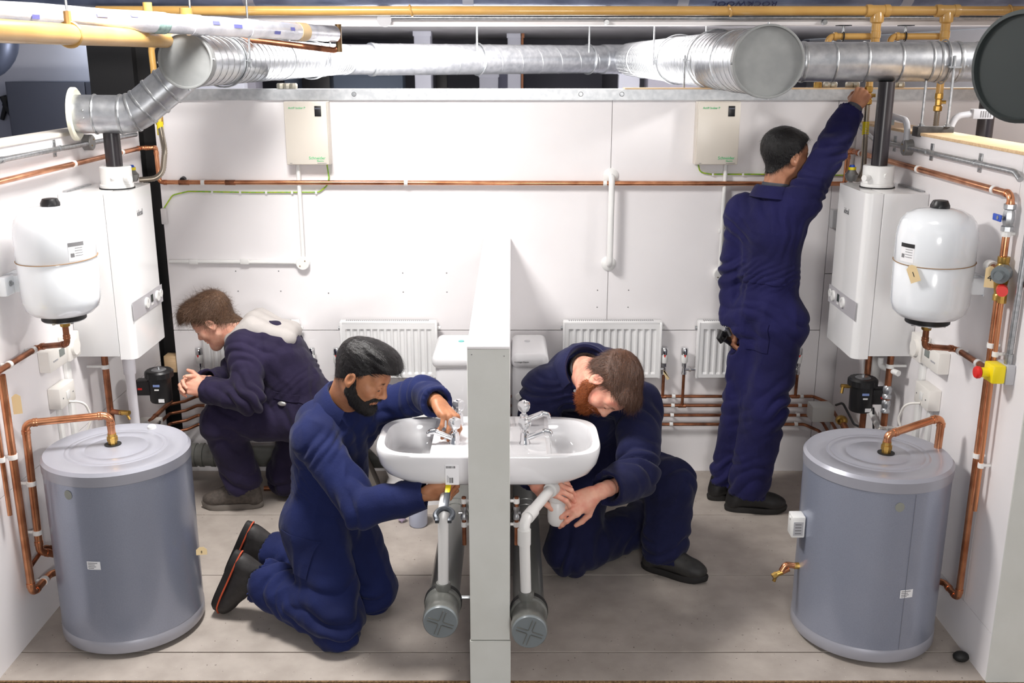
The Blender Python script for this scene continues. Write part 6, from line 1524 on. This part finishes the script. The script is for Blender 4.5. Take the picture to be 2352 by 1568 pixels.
ha = head_parts(t, (1.255, 4.705, 1.715), (.92, .36, .04), (-.05, -.03, 1), J['neck'], SKA, hairm('hair_black_short', (17, 15, 16), (9, 8, 9), .45),
    (PR_SHORT, ([-.08, -.03, .03, .08, .12], [.002, .005, .011, .018, .021]), [], .022, 4800, back_flow, .25, .0012, .05, .2), seed=14)
hr = hand_mesh((1.553, 4.737, 1.925), (.50, .10, .86), (-.45, -.75, .25), -1, CURL_FIST, [(.6, .6, -.5), (.2, .8, -.6), (-.1, .8, -.6)], scale=.98, arm=J['elR'])
hl = hand_mesh((1.068, 4.742, .90), (.05, -.12, -1), (-.85, .30, 0), 1, [(.9, 1.2, .7)]*4, [(.6, .6, -.5), (.3, .9, -.4), (.1, .9, -.4)], scale=.95, arm=J['elL'])
finish_body(t, J, [ha, hr, hl], SKA)
collar((1.21, 4.685, 1.545), (.08, .06, 1), FRA, CLA, co, r0=.078, open_=2.4, hgt=.034, fall=.05)
GCUF = mat('grey_knit', (72, 74, 82), .9, bump=.4, bscale=200)
d_ = Vector((.115, .075, .175)).normalized(); M().tube([Vector((1.547, 4.73, 1.915))-d_*.02, Vector((1.547, 4.73, 1.915))+d_*.028], [.043, .037], 20).obj('knit_cuff', GCUF, t)
M().lathe([(.058, -.02), (.066, .0), (.066, .035), (.060, .040), (.055, .034), (.055, -.02)], (1.212, 4.685, 1.558), (.12, .08, 1), 30).obj('knit_neck', GCUF, t)
rt_ = Vector((.62, -.78, 0))
cloth_patch(co, Vector((1.19, 4.60, .90)), rt_, (0, 0, 1), .12, .14, 'back_pocket', CLA)
cloth_patch(co, Vector((1.17, 4.60, 1.165)), rt_, (0, 0, 1), .19, .035, 'waist_elastic', CLA, .002, .004)
BOOTA = mat('boot_black_leather', (24, 23, 24), .5, noise=1, nscale=50, col2=(17, 16, 17)); SOLEA = mat('boot_sole_dark', (30, 28, 27), .7)
for an, td in (((1.148, 4.60, .093), (1, -.10, 0)), ((1.085, 4.745, .093), (.95, .15, 0))):
    b = boot(an, td, (0, 0, 1), t, BOOTA, SOLEA, high=.10)
    Bm = Matrix(basis(td, (0, 0, 1)).tolist()); W3 = lambda p: Bm @ Vector(p)+Vector(an)
    M().tube([W3((.046, -.055, .03)), W3((.044, -.035, .055)), W3((.046, -.01, .066))], .004, 6).obj('reflective_piping', mat('grey_piping', (150, 150, 150), .4), b)
    M().tube([W3((.047, .02, -.03)), W3((.046, .045, .0)), W3((.040, .055, .02))], .0018, 6).obj('stitching', mat('grey_piping', (150, 150, 150)), b)
    M().box(W3((.047, .028, -.012)), (.003, .016, .020), Bm).obj('badge', mat('amber_badge', (214, 150, 20), .5), b)
t = thing('pipe_wrench', 'dark pipe wrench held in the lowered hand of the standing man', 'wrench', (1.05, 4.70, .85))
M().tube([(1.085, 4.735, .80), (1.05, 4.715, .835), (1.015, 4.69, .862)], [.016, .018, .02], 10).obj('handle', BLK, t)
M().tube([(1.03, 4.70, .868), (1.0, 4.685, .885), (.99, 4.68, .86), (1.005, 4.68, .838)], [.015, .017, .013, .010], 10).obj('jaw', BLK, t)
M().tube([(1.045, 4.70, .87), (1.03, 4.69, .90), (1.012, 4.68, .905)], [.013, .012, .008], 10).obj('upper_jaw', STEEL, t)
# ---------------------------------------------------------------- the crouching young man at the back left
CLD = cloth('navy_cotton_faded', (38, 31, 58), (30, 24, 47))
J = dict(neck=(-1.262, 4.72, .86), shL=(-1.262, 4.585, .835), shR=(-1.31, 4.85, .79), elL=(-1.215, 4.44, .64), wrL=(-1.432, 4.505, .662), elR=(-1.40, 4.80, .60), wrR=(-1.462, 4.62, .665),
         pel=(-.985, 4.72, .49), hipL=(-1.0, 4.65, .475), hipR=(-1.02, 4.79, .45), knL=(-1.40, 4.60, .465), anL=(-1.325, 4.64, .12), knR=(-1.14, 4.78, .11), anR=(-.86, 4.775, .12))
FRD = (-.80, -.02, -.60)
t = thing('person', 'young man in dark coverall crouching beside the left boiler with grey hood', 'person', (-1.15, 4.7, 0))
SKD = skin('skin_fair', (226, 176, 152), (212, 150, 128))
co, cv, cf, inf = coverall(J, FRD, dict(arm=(.080, .068, .056), leg=(.112, .094, .086), bulk=1.10, cuff=dict(R=.0, L=.0), hem=dict(L=.0, R=.0), neckdir=(-.5, 0, 1), waist_off=(.02, 0, .02), chest_off=(.03, 0, .03), extra=(((-1.10, 4.66, .60), (-1.24, 4.66, .58), .10, .08),)), CLD, t, seed=15)
curly = lambda p, q: np.stack([p[:, 0]*2, .6+0*p[:, 0], np.where(p[:, 1] > .06, -.9, -.2)], 1)
hd = head_parts(t, (-1.435, 4.735, .932), (-.80, .06, -.60), (-.58, .0, .80), J['neck'], SKD, hairm('hair_brown', (104, 76, 54), (66, 46, 34), .5),
    (PR_SHORT, ([-.06, .0, .05, .09, .12], [.003, .006, .014, .022, .026]), [((0, .098, .062), (.05, .026, .036)), ((0, .05, .10), (.058, .05, .026))], .042, 6500, curly, .5, .0013, .45, .4), seed=24)
hl = hand_mesh((-1.425, 4.505, .664), (-.95, .16, .10), (.0, -.92, .3), 1, [(.55, .7, .4), (.6, .7, .4), (.7, .7, .4), (.8, .7, .4)], [(.4, .6, -.1), (.5, .8, .0), (.2, 1, 0)], arm=J['elL'])
hr = hand_mesh((-1.462, 4.61, .668), (-.75, -.55, .1), (-.3, .75, .4), -1, [(.7, .8, .4)]*4, [(.6, .7, -.2), (.3, .9, -.2), (.2, 1, -.1)], arm=J['elR'])
finish_body(t, J, [hd, hl, hr], SKD)
Fh = Field((-1.48, 4.48, .72), (-.95, 4.98, 1.02), .0065)
for a in np.linspace(0, 2*PI, 14)[:-1]:
    c = vv(-1.29, 4.72, .868)+vv(.060*math.cos(a), .092*math.sin(a), .034*math.cos(a)+.014); Fh.ell(c, .034, .03)
Fh.cone((-1.23, 4.64, .925), (-1.07, 4.65, .868), .052, .032, .05); Fh.cone((-1.23, 4.80, .925), (-1.07, 4.79, .868), .052, .032, .05); Fh.cone((-1.07, 4.65, .872), (-1.07, 4.79, .872), .032, .032, .05); Fh.cone((-1.24, 4.72, .925), (-1.085, 4.72, .882), .052, .042, .04)
Fh.ell((-1.115, 4.70, .885), (.06, .07, .030), .03); Vh, Fch = Fh.mesh(); Nh = vnormals(Vh, Fch); Vh = Vh+Nh*(.004*vnoise(Vh*16)+.002*vnoise(Vh*40))[:, None]; Vh = smoothv(Vh, Fch, 1, .4)
npobj('hood', Vh, Fch, mat('grey_jersey', (172, 167, 164), .9, bump=.3, bscale=240), t)
BOOTD = mat('boot_grey_suede', (84, 76, 70), .8, noise=1, nscale=70, col2=(66, 60, 56)); SOLED = mat('boot_sole_grey', (112, 106, 100), .8)
boot((-1.335, 4.64, .093), (-1, -.05, 0), (0, 0, 1), t, BOOTD, SOLED, high=.08)
boot((-.815, 4.775, .165), (.36, .0, -.93), (-.93, 0, -.36), t, BOOTD, SOLED, high=.07)
cloth_patch(co, Vector((-1.03, 4.56, .60)), (1, 0, -.2), (0.2, 0, 1), .20, .035, 'waist_elastic', CLD, .002, .003)
o = M().ball((-1.085, 4.548, .575), (.026, .012, .013), 12, 8).obj('pocket_item', mat('silver_foil', (190, 188, 186), .3, .7)); tag(o, 'silver foil packet in the hip pocket of the crouching man', 'packet')
# ---------------------------------------------------------------- the bearded man at the right basin
CLC = cloth('navy_cotton_dark', (23, 26, 62), (18, 20, 50))
J = dict(neck=(.285, 3.925, .93), shR=(.135, 3.91, .865), shL=(.510, 3.86, .815), elR=(.080, 3.765, .655), wrR=(.075, 3.47, .655), elL=(.485, 3.60, .612), wrL=(.318, 3.412, .628),
         pel=(.39, 4.20, .46), hipR=(.33, 4.16, .42), hipL=(.455, 4.25, .43), knR=(.255, 3.96, .105), anR=(.60, 4.25, .105), knL=(.672, 3.985, .405), anL=(.655, 3.985, .12))
FRC = (.03, -.84, -.54)
t = thing('person', 'bearded man in dark coverall kneeling at the right basin fitting the trap', 'person', (.4, 4.05, 0))
SKC = skin('skin_rosy', (226, 172, 148), (214, 142, 122))
co, cv, cf, inf = coverall(J, FRC, dict(arm=(.088, .078, .060), leg=(.125, .104, .092), bulk=1.12, cuff=dict(R=.05, L=.055), hem=dict(R=.0, L=.03), neckdir=(.35, -.55, .6), chest_off=(.0, .03, .06), waist_off=(0, .04, .04)), CLC, t, seed=21)
hc = head_parts(t, (.372, 3.725, .945), (.05, -.34, -.94), (.80, -.50, .22), J['neck'], SKC, hairm('hair_auburn', (92, 60, 42), (58, 38, 28), .42),
    (PR_SHORT, ([-.06, .0, .05, .09, .12], [.003, .006, .010, .014, .015]), [((0, .06, .085), (.05, .03, .014))], .034, 6000, fwd_flow, .14, .0012, .06, .14), seed=33, scale=1.06,
    beard=(hairm('beard_ginger', (158, 84, 38), (112, 56, 26), .55), .011, .016, 4200))
hl = hand_mesh((.302, 3.395, .630), (-.84, -.30, -.36), (.16, -.72, .62), -1, [(.35, .5, .3), (.4, .5, .3), (.45, .5, .3), (.5, .5, .3)], [(.55, .6, -.5), (.2, .9, -.55), (.0, .9, -.5)], scale=1.06, spread=.06, arm=J['elL'])
hr = hand_mesh((.080, 3.405, .668), (.88, -.40, -.02), (-.15, -.55, .80), 1, [(.5, .75, .4), (.55, .75, .4), (.6, .75, .4), (.65, .7, .4)], [(.5, .5, -.6), (.2, .8, -.6), (0, .9, -.5)], scale=1.04, arm=J['elR'])
finish_body(t, J, [hc, hl, hr], SKC)
collar((.292, 3.905, .935), (.30, -.62, .62), FRC, CLC, co, r0=.090, open_=2.4, hgt=.045, fall=.065, tip=.03)
M().lathe([(.066, -.03), (.076, .0), (.076, .022), (.070, .028), (.064, .02), (.062, -.03)], (.295, 3.90, .935), (.30, -.62, .62), 30).obj('tee_neckband', RUB, t)
M().lathe([(0, 0), (.006, 0), (.006, .002), (0, .002)], (.245, 3.745, .905), (-.1, -.8, .5), 14).obj('press_stud', STEEL, t)
BOOTC = mat('boot_black_dusty', (30, 29, 29), .6, noise=1, nscale=24, col2=(50, 48, 46)); 
boot((.655, 3.975, .093), (.86, -.50, 0), (0, 0, 1), t, BOOTC, SOLEB, high=.10)
boot((.64, 4.29, .12), (.5, .3, -.75), (.45, .35, .75), t, BOOTC, SOLEB, high=.08)
